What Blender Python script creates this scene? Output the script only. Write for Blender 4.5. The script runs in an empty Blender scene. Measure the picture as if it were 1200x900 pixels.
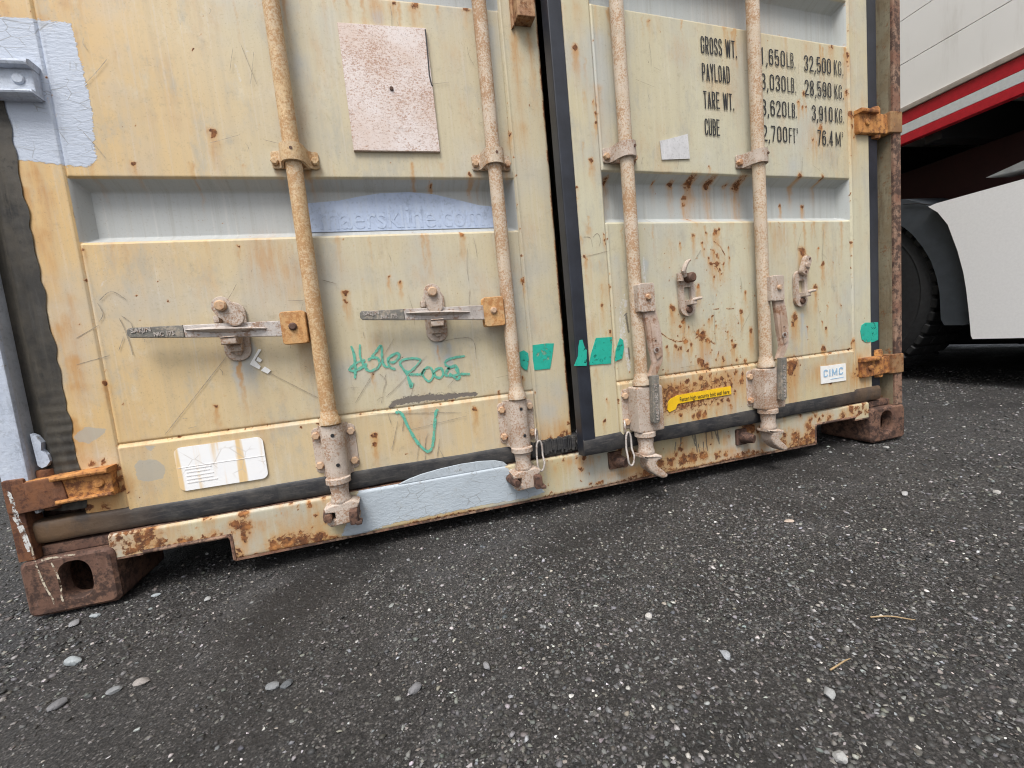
import bpy, bmesh, math, random
import numpy as np
from mathutils import Vector, Matrix
random.seed(7)
rng = np.random.default_rng(11)
SC = bpy.context.scene
COL = SC.collection
R = math.radians

# ------------------------------------------------------------------ camera, sky, sun, exposure
cam_d = bpy.data.cameras.new('camera')
cam = bpy.data.objects.new('camera', cam_d)
COL.objects.link(cam)
right = Vector((0.958768, -0.267299, -0.096512))
up = Vector((0.11942, 0.070779, 0.990318))
back = Vector((-0.25788, -0.961011, 0.099781))
cam.matrix_world = Matrix(((right.x, up.x, back.x, 0.7676), (right.y, up.y, back.y, -1.0601),
                           (right.z, up.z, back.z, 0.4638), (0, 0, 0, 1)))
cam_d.sensor_width = 36.0
cam_d.lens = 15.114
cam_d.clip_start = 0.02
cam_d.clip_end = 2000
SC.camera = cam

SUN_EL, SUN_AZ = R(60), R(210)      # a veiled sun high behind the photographer's left shoulder
world = bpy.data.worlds.new('World')
SC.world = world
world.use_nodes = True
wn = world.node_tree
wn.nodes.clear()
w_out = wn.nodes.new('ShaderNodeOutputWorld')
w_bg = wn.nodes.new('ShaderNodeBackground')
w_sky = wn.nodes.new('ShaderNodeTexSky')
w_sky.sky_type = 'NISHITA'
w_sky.sun_disc = False
w_sky.sun_elevation = SUN_EL
w_sky.sun_rotation = SUN_AZ
w_sky.air_density = 1.0
w_sky.dust_density = 4.0
w_sky.ozone_density = 1.0
w_hs = wn.nodes.new('ShaderNodeHueSaturation')
w_hs.inputs['Saturation'].default_value = 0.35      # overcast: the blue is veiled by cloud
wn.links.new(w_sky.outputs[0], w_hs.inputs['Color'])
wn.links.new(w_hs.outputs[0], w_bg.inputs[0])
w_bg.inputs[1].default_value = 0.10
wn.links.new(w_bg.outputs[0], w_out.inputs[0])
sun_d = bpy.data.lights.new('sun', 'SUN')
sun_d.energy = 1.5
sun_d.angle = R(24)
sun_d.color = (1.0, 0.97, 0.93)
sun = bpy.data.objects.new('sun', sun_d)
COL.objects.link(sun)
sdir = Vector((math.sin(SUN_AZ) * math.cos(SUN_EL), math.cos(SUN_AZ) * math.cos(SUN_EL), math.sin(SUN_EL)))
sun.rotation_euler = sdir.to_track_quat('Z', 'Y').to_euler()
SC.view_settings.view_transform = 'Standard'
SC.view_settings.look = 'None'
SC.view_settings.gamma = 1.0
SC.view_settings.exposure = 0.95
SC.view_settings.use_curve_mapping = False
SC.cycles.use_denoising = True
SC.cycles.denoising_prefilter = 'ACCURATE'   # keeps grain in the gravel and paint
SC.cycles.filter_width = 1.1
SC.cycles.max_bounces = 6

F = {
'rustL': [(474,723,4.4,0.9,24),(271,633,3.3,1,0),(326,616,3.4,1,0),(167,581,3.7,1,0),(190,670,3.7,1,15),(193,728,5.0,0.8,0),(190,457,6.4,1,31),(378,382,5.7,1,0),(681,611,7.4,1,0),(677,591,5.8,1,26),(780,644,4.3,1,62),(804,627,4.4,1,44),(1003,879,5.7,1,0),(904,861,4.5,1,0),(544,313,3.9,1,0),(702,271,6.9,1,0),(700,248,6.9,1,74),(952,302,7.8,1,0),(716,417,4.3,1,54),(702,508,3.4,0.9,0),(789,326,4.5,1,0),(901,326,3.8,1,0),(967,735,6.6,1,0),(688,732,3.3,0.8,0),(884,670,3.6,0.5,0),(531,649,3.0,0.5,0),(457,604,2.2,0.6,0),(621,302,3.3,0.7,0),(581,315,4.0,0.9,0),(441,328,3.0,0.7,0),(351,325,2.8,0.6,0),(1020,330,5.0,0.9,0),(1115,616,5.1,1,38),(973,455,2.9,0.6,0),(653,288,5.0,0.6,0),(1085,364,6.2,1,0),(1086,319,5.2,1,0),(182,302,3.2,0.6,0),(458,962,9.6,1,0),(307,894,5.2,0.9,0),(507,897,4.9,0.5,0),(499,908,3.3,0.4,0),(865,1253,4.8,1,18),(912,1257,12.3,0.8,33),(1035,1260,7.3,0.8,0),(1004,878,6.4,1,0),(905,861,4.1,1,0),(1114,978,5.0,1,26),(1172,1047,2.9,0.9,0),(1121,876,3.4,0.8,0)],
'stainL': [(825,1249,28.4,0.6,101),(911,1253,24.7,0.5,56),(863,1253,14.4,0.6,69),(1149,1208,16.7,0.75,304),(1188,1211,12.5,0.65,255),(1144,992,28.4,0.45,156),(523,699,68.7,0.5,181),(564,664,38.8,0.45,125),(404,486,43.6,0.3,99),(438,465,6.6,1,134),(518,387,31.1,0.25,130),(797,237,36.5,0.3,95),(677,675,49.6,0.25,129),(155,1076,19.8,0.8,275),(201,1156,16.8,0.6,196),(246,1141,10.4,0.6,119),(307,1110,7.2,0.5,32),(240,1190,20.6,0.5,31),(96,801,19.7,0.7,101),(136,759,20.3,0.6,249),(160,633,17.4,0.5,127)],
'fadeL': [(440,507,16.1,0.9,175),(462,505,14.8,0.9,167),(877,492,14.8,0.9,121),(899,434,13.1,0.9,75),(1079,609,30.3,0.6,290),(645,425,33.2,0.5,142),(639,635,24.2,0.4,172),(646,1109,26.2,0.5,180),(715,1203,31.5,0.45,272),(1085,1212,21.6,0.6,299),(826,1222,16.6,0.9,0),(1003,87,14.3,0.8,0),(1017,334,14.1,0.3,174),(1180,314,36.9,0.5,116),(1151,271,36.6,0.55,0),(1135,422,23.8,0.35,56)],
'darkL': [(2,[(203,622),(209,599),(200,584)]),(2.2,[(207,626),(230,643),(253,625)]),(2,[(235,589),(242,558),(247,510)]),(2,[(237,550),(224,522)]),(2,[(256,564),(252,580),(239,593)]),(1.6,[(419,492),(278,336)]),(1.6,[(481,456),(589,376)]),(6,[(207,483),(206,451),(204,412),(200,376)]),(2,[(555,602),(587,600)]),(2,[(632,644),(663,633)]),(1.5,[(157,554),(199,577)]),(1.4,[(149,501),(208,514)]),(2,[(649,329),(917,297)]),(1.6,[(876,478),(961,480),(970,426)]),(1.6,[(740,359),(772,383),(848,448)]),(1.5,[(669,354),(775,496)]),(2,[(732,415),(744,400),(738,380)]),(2,[(747,413),(740,400)]),(2,[(760,296),(740,235),(737,239)]),(2,[(775,301),(768,270)]),(2,[(807,246),(794,194)]),(2.6,[(829,257),(820,237),(814,190)]),(2.6,[(855,237),(844,193)]),(2,[(852,211),(860,190)]),(1.4,[(786,271),(930,286)]),(2,[(799,355),(809,385)]),(1.3,[(740,317),(744,291)])],
'greyL': [(8,[(749,333),(760,342),(774,344),(794,345)]),(12,[(773,342),(794,344),(822,343),(850,344)]),(11,[(822,343),(850,343),(878,340),(906,340)]),(6,[(906,340),(935,339),(961,337)])],
'whiteL': [(5,[(213,655),(231,678)]),(4,[(221,685),(229,699)]),(5,[(296,644),(310,634),(324,622)]),(7,[(230,624),(234,615)]),(8,[(542,1130),(561,1129)]),(8,[(520,1101),(524,1084),(527,1063)])],
'patchL': [(0,[(120,356),(143,373),(178,363),(173,355),(144,337),(127,344)]),(0,[(215,279),(226,289),(257,284),(270,267),(264,244),(234,240),(216,249)]),(0,[(235,318),(260,316),(249,305)])],
'blueL': [(0,[(137,1158),(245,1158),(245,1148),(252,1051),(253,995),(245,922),(248,906),(233,891),(208,889),(110,902),(111,974),(88,981),(119,1163)])],
'rustR': [(1304,896,6.1,1,0),(1252,799,4.5,1,0),(1256,824,3.0,1,0),(1264,658,6.1,0.9,0),(1302,533,6.3,0.8,0),(1323,711,3.9,1,0),(1322,701,3.9,1,0),(1324,690,3.2,1,0),(1322,462,4.8,1,0),(1328,584,4.0,1,0),(1614,815,12.8,0.9,29),(1610,797,9.2,0.8,0),(1627,855,18.4,0.85,0),(1564,852,10.7,0.8,0),(1692,853,17.1,0.85,0),(1355,855,11.1,0.8,0),(1800,855,20.1,0.8,0),(1760,850,9.8,0.7,0),(1507,853,6.9,0.7,0),(1619,756,4.6,1,15),(1972,796,5.5,1,0),(2067,794,6.9,1,0),(2016,877,8.9,1,0),(2110,874,8.1,1,0),(1671,892,4.7,0.8,0),(1684,713,8.6,1,0),(1694,720,4.8,1,0),(1604,706,8.3,0.8,0),(1651,713,3.8,1,0),(1643,669,4.7,1,0),(1666,664,3.8,1,0),(1675,657,7.7,0.9,0),(1689,645,9.7,0.8,0),(1656,642,6.6,0.8,0),(1664,625,8.6,1,0),(1683,626,8.7,1,0),(1692,607,4.8,1,0),(1701,595,3.9,1,0),(1669,589,4.8,1,68),(1678,615,9.6,0.7,0),(1730,670,3.9,1,0),(1730,640,4.9,0.9,0),(1559,683,3.6,1,0),(1707,625,3.9,1,0),(1635,684,4.7,0.9,0),(1613,565,8.4,1,30),(1782,537,7.1,0.9,0),(1764,483,8.1,1,0),(1797,425,10.4,1,0),(1733,387,12.1,0.9,0),(1711,428,4.0,1,0),(1724,404,4.0,1,0),(1522,510,10.8,1,74),(1556,472,9.1,1,22),(1573,455,5.5,1,60),(1545,457,5.5,1,0),(1618,427,17.1,1,46),(1636,412,8.6,1,0),(1604,437,8.5,0.9,0),(1645,403,5.8,1,0),(1524,407,9.0,1,22),(1497,406,6.2,1,0),(1541,398,7.3,1,0),(1579,409,7.4,1,0),(1561,418,6.4,1,0),(1568,387,5.6,0.9,0),(1613,348,13.3,1,0),(1627,339,8.6,1,0),(1604,357,8.5,1,0),(1504,386,4.5,0.7,0),(1672,369,4.9,0.9,0),(1667,448,3.9,1,0),(1645,469,4.8,1,0),(1655,479,3.8,1,0),(1691,351,8.9,0.9,0),(1741,346,8.1,0.8,0),(1771,335,9.3,0.8,0),(2013,650,15.8,1,16),(2101,609,9.4,1,92),(2066,536,11.7,1,101),(1977,451,15.8,1,50),(1968,431,11.2,1,0),(2109,403,6.0,1,26),(2095,344,10.8,1,0),(2080,658,4.7,1,0),(2117,480,3.6,1,0),(2092,430,3.6,1,0),(2027,418,4.6,0.9,0),(2159,442,3.7,0.8,0),(1954,307,24.9,0.95,0),(1941,287,20.3,0.95,0),(1926,318,15.6,0.8,0),(2145,614,3.6,0.8,0),(2178,476,3.7,0.8,0),(1850,433,5.3,0.9,0),(2227,671,5.0,1,0),(2225,349,5.1,1,0),(1517,275,12.7,0.9,0),(1500,273,11.4,0.9,0),(1554,300,12.9,0.9,0),(1577,292,11.9,0.9,0),(1602,306,10.8,0.9,0),(1633,310,11.0,0.9,0),(1656,292,13.6,0.9,0),(1675,297,11.2,0.9,0),(1701,302,11.4,0.9,0),(1727,309,10.2,0.9,0),(1752,298,11.6,0.9,0),(1751,281,11.7,0.9,0),(1712,275,12.7,0.9,0),(1723,253,9.0,0.9,0),(1687,278,10.0,0.9,0),(1601,286,9.6,0.8,0),(1564,274,8.3,0.8,0),(1495,283,9.1,0.8,0),(1471,267,7.9,0.8,0),(1468,226,6.8,0.8,0),(1524,211,8.1,1,0),(1589,201,15.6,1,0),(1607,201,10.9,1,0),(1571,201,9.5,0.9,0),(1634,235,7.4,0.9,0),(1615,227,7.3,0.8,0),(1671,232,7.5,0.9,0),(1696,229,10.1,0.9,0),(1708,207,6.4,0.8,0),(1702,215,7.6,0.9,0),(1658,226,5.6,0.9,0),(1508,223,4.6,0.9,0),(1650,197,5.0,0.8,0),(1538,243,5.2,0.7,0),(1297,286,4.1,0.9,0),(1284,231,4.6,0.9,0),(1605,352,8.4,0.9,0),(1626,340,8.5,0.9,0),(1600,360,4.8,1,0),(1497,407,4.5,1,0),(1537,398,6.9,0.8,0),(1666,353,5.5,1,0),(1734,389,7.6,0.9,0),(1464,323,2.8,0.6,0),(1780,282,9.2,0.8,0),(1764,227,6.5,0.6,0),(1487,332,5.6,0.7,0),(1533,329,4.6,0.7,0),(2230,1244,8.5,0.9,0),(1871,1296,4.0,0.5,0),(2222,1131,11.4,0.9,0),(2018,1087,6.9,1,0),(2035,1076,5.2,1,0),(2048,1077,4.4,1,0),(2108,1023,12.7,0.9,0),(2071,984,8.9,0.9,0),(2088,975,7.2,0.8,0),(2015,876,10.5,1,0),(2110,874,8.3,1,0),(2041,1116,7.8,0.9,0),(2161,1258,10.9,0.8,0),(2156,1251,18.2,0.5,0),(2239,1063,13.4,1,0),(1673,890,5.2,0.8,0),(1282,1155,10.5,1,0),(1322,987,6.1,1,0),(1325,1007,4.2,1,20),(1322,1037,4.2,0.9,0),(1302,894,7.3,1,0),(1252,872,3.5,0.9,0),(1255,826,4.7,0.9,0),(1501,1246,6.6,0.6,0),(2231,353,9.7,0.9,0),(2215,45,8.2,0.5,0),(2086,229,12.2,0.5,33),(2117,228,10.8,0.8,34),(2228,240,16.2,0.6,0)],
'rustlineR': [(2.5,[(1451,502),(1462,472),(1477,447),(1503,428),(1529,418),(1570,412)]),(2.5,[(1594,419),(1618,432)]),(3,[(1627,420),(1664,397)]),(2.5,[(1677,687),(1700,671),(1714,648)]),(3,[(1664,627),(1693,626)]),(2.5,[(1678,626),(1691,599)]),(3,[(1677,709),(1699,721)]),(2,[(1664,498),(1682,497)]),(2,[(1710,496),(1736,494)])],
'darkR': [(1.5,[(1604,637),(1629,665)]),(1.8,[(1265,706),(1283,703),(1287,681)]),(1.8,[(1291,705),(1304,714),(1312,699),(1306,681)]),(1.3,[(1663,494),(1663,401)]),(1.5,[(2105,715),(2098,616)]),(1.2,[(1268,658),(1336,670)]),(8,[(1374,500),(1376,471),(1378,457)]),(6,[(1374,414),(1375,385)]),(4,[(1368,501),(1377,507)])],
'whiteR': [(7,[(1375,557),(1360,529),(1353,487),(1353,445),(1363,408),(1371,356)]),(14,[(1378,542),(1368,501),(1364,458),(1370,400),(1373,363)]),(4,[(1440,653),(1440,582)]),(3,[(1434,632),(1435,589)])],
'stainR': [(1097,1228,20.9,0.5,55),(1294,1246,23.4,0.4,122),(1336,1064,18.3,0.5,205),(1248,1249,17.1,0.45,145),(1643,815,28.0,0.4,146),(1916,701,54.3,0.45,95),(1904,670,43.2,0.4,119),(1548,487,45.9,0.3,120),(1618,421,57.6,0.4,108),(1687,615,48.8,0.35,153),(1726,443,60.7,0.2,118),(2064,483,14.1,0.6,76),(2102,574,14.2,0.5,67),(1518,290,82.1,0.55,0),(1601,294,98.2,0.6,0),(1694,288,103.0,0.6,0),(1536,214,71.2,0.4,0),(1657,206,75.8,0.4,0),(1764,284,52.7,0.5,0),(1928,302,42.5,0.35,160),(2038,344,75.0,0.3,81),(2228,240,124.6,0.45,86),(1720,1107,60.4,0.35,113),(2080,984,91.4,0.4,75),(1858,1261,250.4,0.25,57)],
'fadeR': [(2005,454,9.1,0.9,186),(2021,419,6.9,0.8,127),(1978,355,6.8,0.7,51),(1444,638,8.5,0.9,85),(1353,642,24.4,0.5,425),(1949,458,33.5,0.2,83),(1623,359,38.5,0.6,0),(1672,369,29.5,0.4,0),(1492,462,26.7,0.2,0),(1538,352,46.2,0.5,0),(1346,1174,36.6,0.7,463),(1294,1119,17.8,0.4,201),(1434,1210,25.5,0.4,154),(1989,900,26.0,0.5,187),(1800,1198,38.8,0.5,464)],
'rustS': [(403,136,12.5,1,0),(403,106,18.9,1,0),(387,115,16.6,1,0),(395,83,14.6,1,0),(383,55,10.0,1,0),(328,142,11.2,0.9,29),(339,100,16.2,0.7,0),(281,98,15.7,0.9,0),(234,99,19.1,0.8,0),(224,140,15.1,1,0),(216,113,15.0,1,0),(215,128,11.2,1,0),(298,104,11.8,0.6,0),(385,40,7.5,1,0),(539,130,8.6,1,0),(552,103,5.4,1,0),(569,83,6.6,1,0),(537,74,4.3,1,0),(502,144,7.4,0.9,0),(517,134,4.3,0.8,0),(477,152,8.3,0.9,0),(517,48,32.4,0.9,0),(550,46,27.5,0.9,0),(484,49,31.8,0.9,0),(457,49,26.1,0.9,0),(574,142,11.0,0.9,18),(596,144,8.9,0.8,0),(1204,187,6.2,0.8,25),(1131,70,3.8,0.8,0),(1224,99,10.2,0.9,33),(1214,130,8.6,0.7,22),(1179,129,6.9,0.7,29),(1258,130,6.3,0.5,22),(1145,134,3.8,0.5,0),(1347,128,11.7,1,0),(1389,112,14.1,1,0),(1376,111,10.8,1,0),(1551,69,23.4,0.95,0),(1510,71,23.0,0.95,0),(1586,69,26.7,0.9,0),(1622,68,21.7,0.9,0),(1671,62,18.4,0.8,0),(1475,69,22.6,0.9,0),(1547,101,11.6,0.9,0),(1529,89,11.5,0.9,0),(1702,60,12.4,0.7,0),(1800,125,21.9,1,0),(1781,127,21.7,1,0),(1826,115,15.6,1,0),(1910,59,20.3,0.8,0),(1836,54,9.2,0.6,0),(1287,48,7.3,0.9,0),(1272,48,6.2,0.8,0),(1237,127,15.2,0.8,67),(1423,53,13.3,0.9,0),(1717,111,8.7,0.6,21),(2029,96,21.2,0.9,0),(2042,72,21.3,1,0),(2020,58,25.4,1,0),(1972,71,27.7,0.9,0),(1923,57,27.2,0.8,0),(1931,83,17.7,0.8,0),(2115,112,21.8,0.8,0),(2174,109,22.3,0.9,0),(2072,112,14.3,0.9,0),(2212,127,19.6,1,0),(1995,135,13.9,0.6,0),(2058,131,11.4,0.8,0),(2087,124,7.2,0.8,0),(2036,118,14.1,0.8,0)],
'darkS': [(4,[(1550,144),(1547,116),(1538,97)]),(4,[(1597,140),(1602,82)]),(3,[(1588,138),(1596,103)]),(3.5,[(1636,144),(1636,102),(1638,81)]),(3,[(1654,141),(1657,115)]),(3.5,[(1666,142),(1674,117),(1682,95)]),(3,[(1675,143),(1681,106)]),(2,[(1606,107),(1611,80)]),(2.5,[(1531,124),(1524,94)]),(3,[(1625,109),(1624,83)])],
'stainS': [(1554,115,35.1,0.6,0),(1643,112,48.7,0.6,31),(1704,102,31.1,0.6,32),(1256,114,25.6,0.6,29),(2221,195,45.4,0.7,0),(1966,105,41.5,0.3,0),(1190,123,15.4,0.7,55),(1221,118,15.7,0.7,74),(1151,111,15.2,0.5,36),(262,132,46.7,0.5,28),(344,134,24.3,0.5,24),(493,115,26.4,0.5,36),(550,128,21.7,0.5,49)],
'blueS': [(0,[(600,42),(624,94),(651,146),(715,156),(771,172),(853,173),(944,162),(1010,144),(1036,122),(1047,92),(1103,78),(1115,51),(1071,45),(986,48),(878,49),(776,48),(726,50),(634,34)])],
'graf': [[(676,488),(680,468),(679,438),(675,411)],[(696,490),(693,464),(697,445),(700,436)],[(703,452),(684,448),(670,439),(666,433),(675,429),(692,435),(705,444)],[(705,444),(702,434),(710,425),(726,429),(735,440),(732,453),(719,456),(709,450)],[(719,458),(731,470),(742,482),(744,475),(742,445),(747,432),(754,430)],[(755,443),(768,440),(781,451),(781,460),(771,459),(756,450),(755,437),(760,427),(770,423)],[(780,436),(789,443),(810,445),(828,441),(829,434),(810,417),(793,410),(808,406),(829,403)],[(781,435),(791,415),(800,393),(803,373)],[(794,418),(798,393),(801,375),(808,385)],[(829,403),(837,414),(848,419),(856,413),(858,397),(847,384),(838,391),(832,404),(840,415)],[(856,401),(868,412),(879,413),(883,400),(876,390),(864,393),(860,404)],[(889,424),(897,432),(917,436),(942,437)],[(889,422),(900,414),(915,414)],[(900,414),(888,397),(898,392),(920,394),(915,416),(894,409)],[(914,409),(923,391),(918,381),(908,388),(898,398)],[(920,394),(934,392),(950,390)]],
'grafV': [[(758,316),(764,320),(773,310),(783,278),(799,240),(814,218),(824,211),(833,218),(840,241),(847,276),(853,304),(859,313)]],
'wht': [[(482,500),(487,498),(471,476),(481,461),(477,455),(460,468)],[(478,483),(486,475),(481,470),(474,475)],[(489,460),(500,450),(493,443),(480,452)]],
'tapeL': [[(1086,433),(1098,436),(1109,427),(1109,408),(1102,383),(1093,387),(1084,399)],[(1123,447),(1162,448),(1183,446),(1175,412),(1166,380),(1122,381),(1120,412)]],
'tapeR': [[(1227,448),(1235,449),(1239,431),(1245,422),(1241,381),(1206,385),(1219,408),(1222,430)],[(1277,450),(1325,448),(1315,379),(1251,382),(1259,410)],[(1348,443),(1357,437),(1358,417),(1350,389),(1328,383),(1333,413)]],
'tapeRR': [[(2264,384),(2271,403),(2289,410),(2314,408),(2313,345),(2288,344),(2270,355)],[(2319,408),(2356,406),(2355,347),(2338,343),(2319,341)]],
'stick': [[(1512,950),(1532,954),(1603,972),(1606,908),(1515,902)]],
'yellow': [[(1484,255),(1493,261),(1517,268),(1705,270),(1706,246),(1610,246),(1515,244),(1507,230),(1485,224),(1480,232)]],
'over': [[(615,825),(691,831),(737,840),(784,847),(855,850),(913,844),(976,829),(1027,816),(1068,812),(1070,752),(968,755),(963,749),(843,750),(620,755),(606,760)]],
'ghost': [[(635,766),(1034,766),(640,807),(1036,808)]],
'stones': [(1117,-472,6),(740,-478,8),(1593,-304,11),(1387,-538,5),(180,-185,14),(845,-476,7),(330,-292,10),(297,-297,7),(226,-297,12),(335,-58,9),(215,7,8),(539,-387,9),(559,-392,8),(755,-567,4),(1375,-620,5),(1169,-582,6),(1238,-679,7),(1069,-639,4),(1027,-646,6),(815,-607,5),(1937,-319,11),(2104,-405,8),(1921,-296,6),(1236,-678,5),(949,-624,4),(1169,-745,5),(1297,-713,4),(2141,-427,5),(-158,656,10)],
}

# ------------------------------------------------------------------ node helpers
class NT:
    def __init__(s, name):
        s.m = bpy.data.materials.new(name)
        s.m.use_nodes = True
        s.t = s.m.node_tree
        s.t.nodes.clear()
        s.o = s.t.nodes.new('ShaderNodeOutputMaterial')
        s.b = s.t.nodes.new('ShaderNodeBsdfPrincipled')
        s.t.links.new(s.b.outputs[0], s.o.inputs[0])
        s.tc = s.t.nodes.new('ShaderNodeTexCoord')
        s.co = s.tc.outputs['Object']
    def put(s, sock, v):
        if hasattr(v, 'is_linked') or hasattr(v, 'links'):
            s.t.links.new(v, sock)
        elif isinstance(v, (tuple, list)) and len(v) == 3 and sock.type == 'RGBA':
            sock.default_value = (*v, 1)
        else:
            sock.default_value = v
    def map(s, scale, co=None, loc=(0, 0, 0)):
        n = s.t.nodes.new('ShaderNodeMapping')
        s.put(n.inputs['Vector'], co or s.co)
        n.inputs['Scale'].default_value = scale
        n.inputs['Location'].default_value = loc
        return n.outputs[0]
    def noise(s, scale, detail=4, rough=.6, co=None, dist=0):
        n = s.t.nodes.new('ShaderNodeTexNoise')
        s.put(n.inputs['Vector'], co or s.co)
        n.inputs['Scale'].default_value = scale
        n.inputs['Detail'].default_value = detail
        n.inputs['Roughness'].default_value = rough
        n.inputs['Distortion'].default_value = dist
        return n.outputs['Fac']
    def vor(s, scale, feature='F1', out='Distance', co=None, rnd=1):
        n = s.t.nodes.new('ShaderNodeTexVoronoi')
        n.feature = feature
        s.put(n.inputs['Vector'], co or s.co)
        n.inputs['Scale'].default_value = scale
        n.inputs['Randomness'].default_value = rnd
        return n.outputs[out]
    def step(s, v, lo, hi, a=0., b=1.):
        n = s.t.nodes.new('ShaderNodeMapRange')
        n.interpolation_type = 'SMOOTHSTEP'
        s.put(n.inputs['Value'], v)
        for i, x in zip((1, 2, 3, 4), (lo, hi, a, b)):
            n.inputs[i].default_value = x
        return n.outputs[0]
    def math(s, op, a, b=0.):
        n = s.t.nodes.new('ShaderNodeMath')
        n.operation = op
        s.put(n.inputs[0], a)
        s.put(n.inputs[1], b)
        return n.outputs[0]
    def mix(s, f, a, b, kind='MIX'):
        n = s.t.nodes.new('ShaderNodeMix')
        n.data_type = 'RGBA'
        n.blend_type = kind
        s.put(n.inputs[0], f)
        s.put(n.inputs[6], a)
        s.put(n.inputs[7], b)
        return n.outputs[2]
    def attr(s, name, out='Fac'):
        n = s.t.nodes.new('ShaderNodeAttribute')
        n.attribute_name = name
        return n.outputs[out]
    def bump(s, h, strength=.3, dist=.002, prev=None):
        n = s.t.nodes.new('ShaderNodeBump')
        n.inputs['Strength'].default_value = strength
        n.inputs['Distance'].default_value = dist
        s.put(n.inputs['Height'], h)
        if prev is not None:
            s.put(n.inputs['Normal'], prev)
        return n.outputs[0]
    def done(s, col, rough=.6, normal=None, metal=0., spec=.5):
        s.put(s.b.inputs['Base Color'], col)
        s.put(s.b.inputs['Roughness'], rough)
        s.put(s.b.inputs['Metallic'], metal)
        s.b.inputs['Specular IOR Level'].default_value = spec
        if normal is not None:
            s.put(s.b.inputs['Normal'], normal)
        return s.m

RUST_D, RUST_M, RUST_O = (.085, .034, .018), (.24, .095, .034), (.46, .20, .065)

def rust_colour(n):
    a = n.noise(90, 4, .7)
    c = n.mix(n.step(a, .35, .65), RUST_D, RUST_M)
    return n.mix(n.step(n.noise(40, 3, .6), .5, .75), c, RUST_O)

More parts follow.
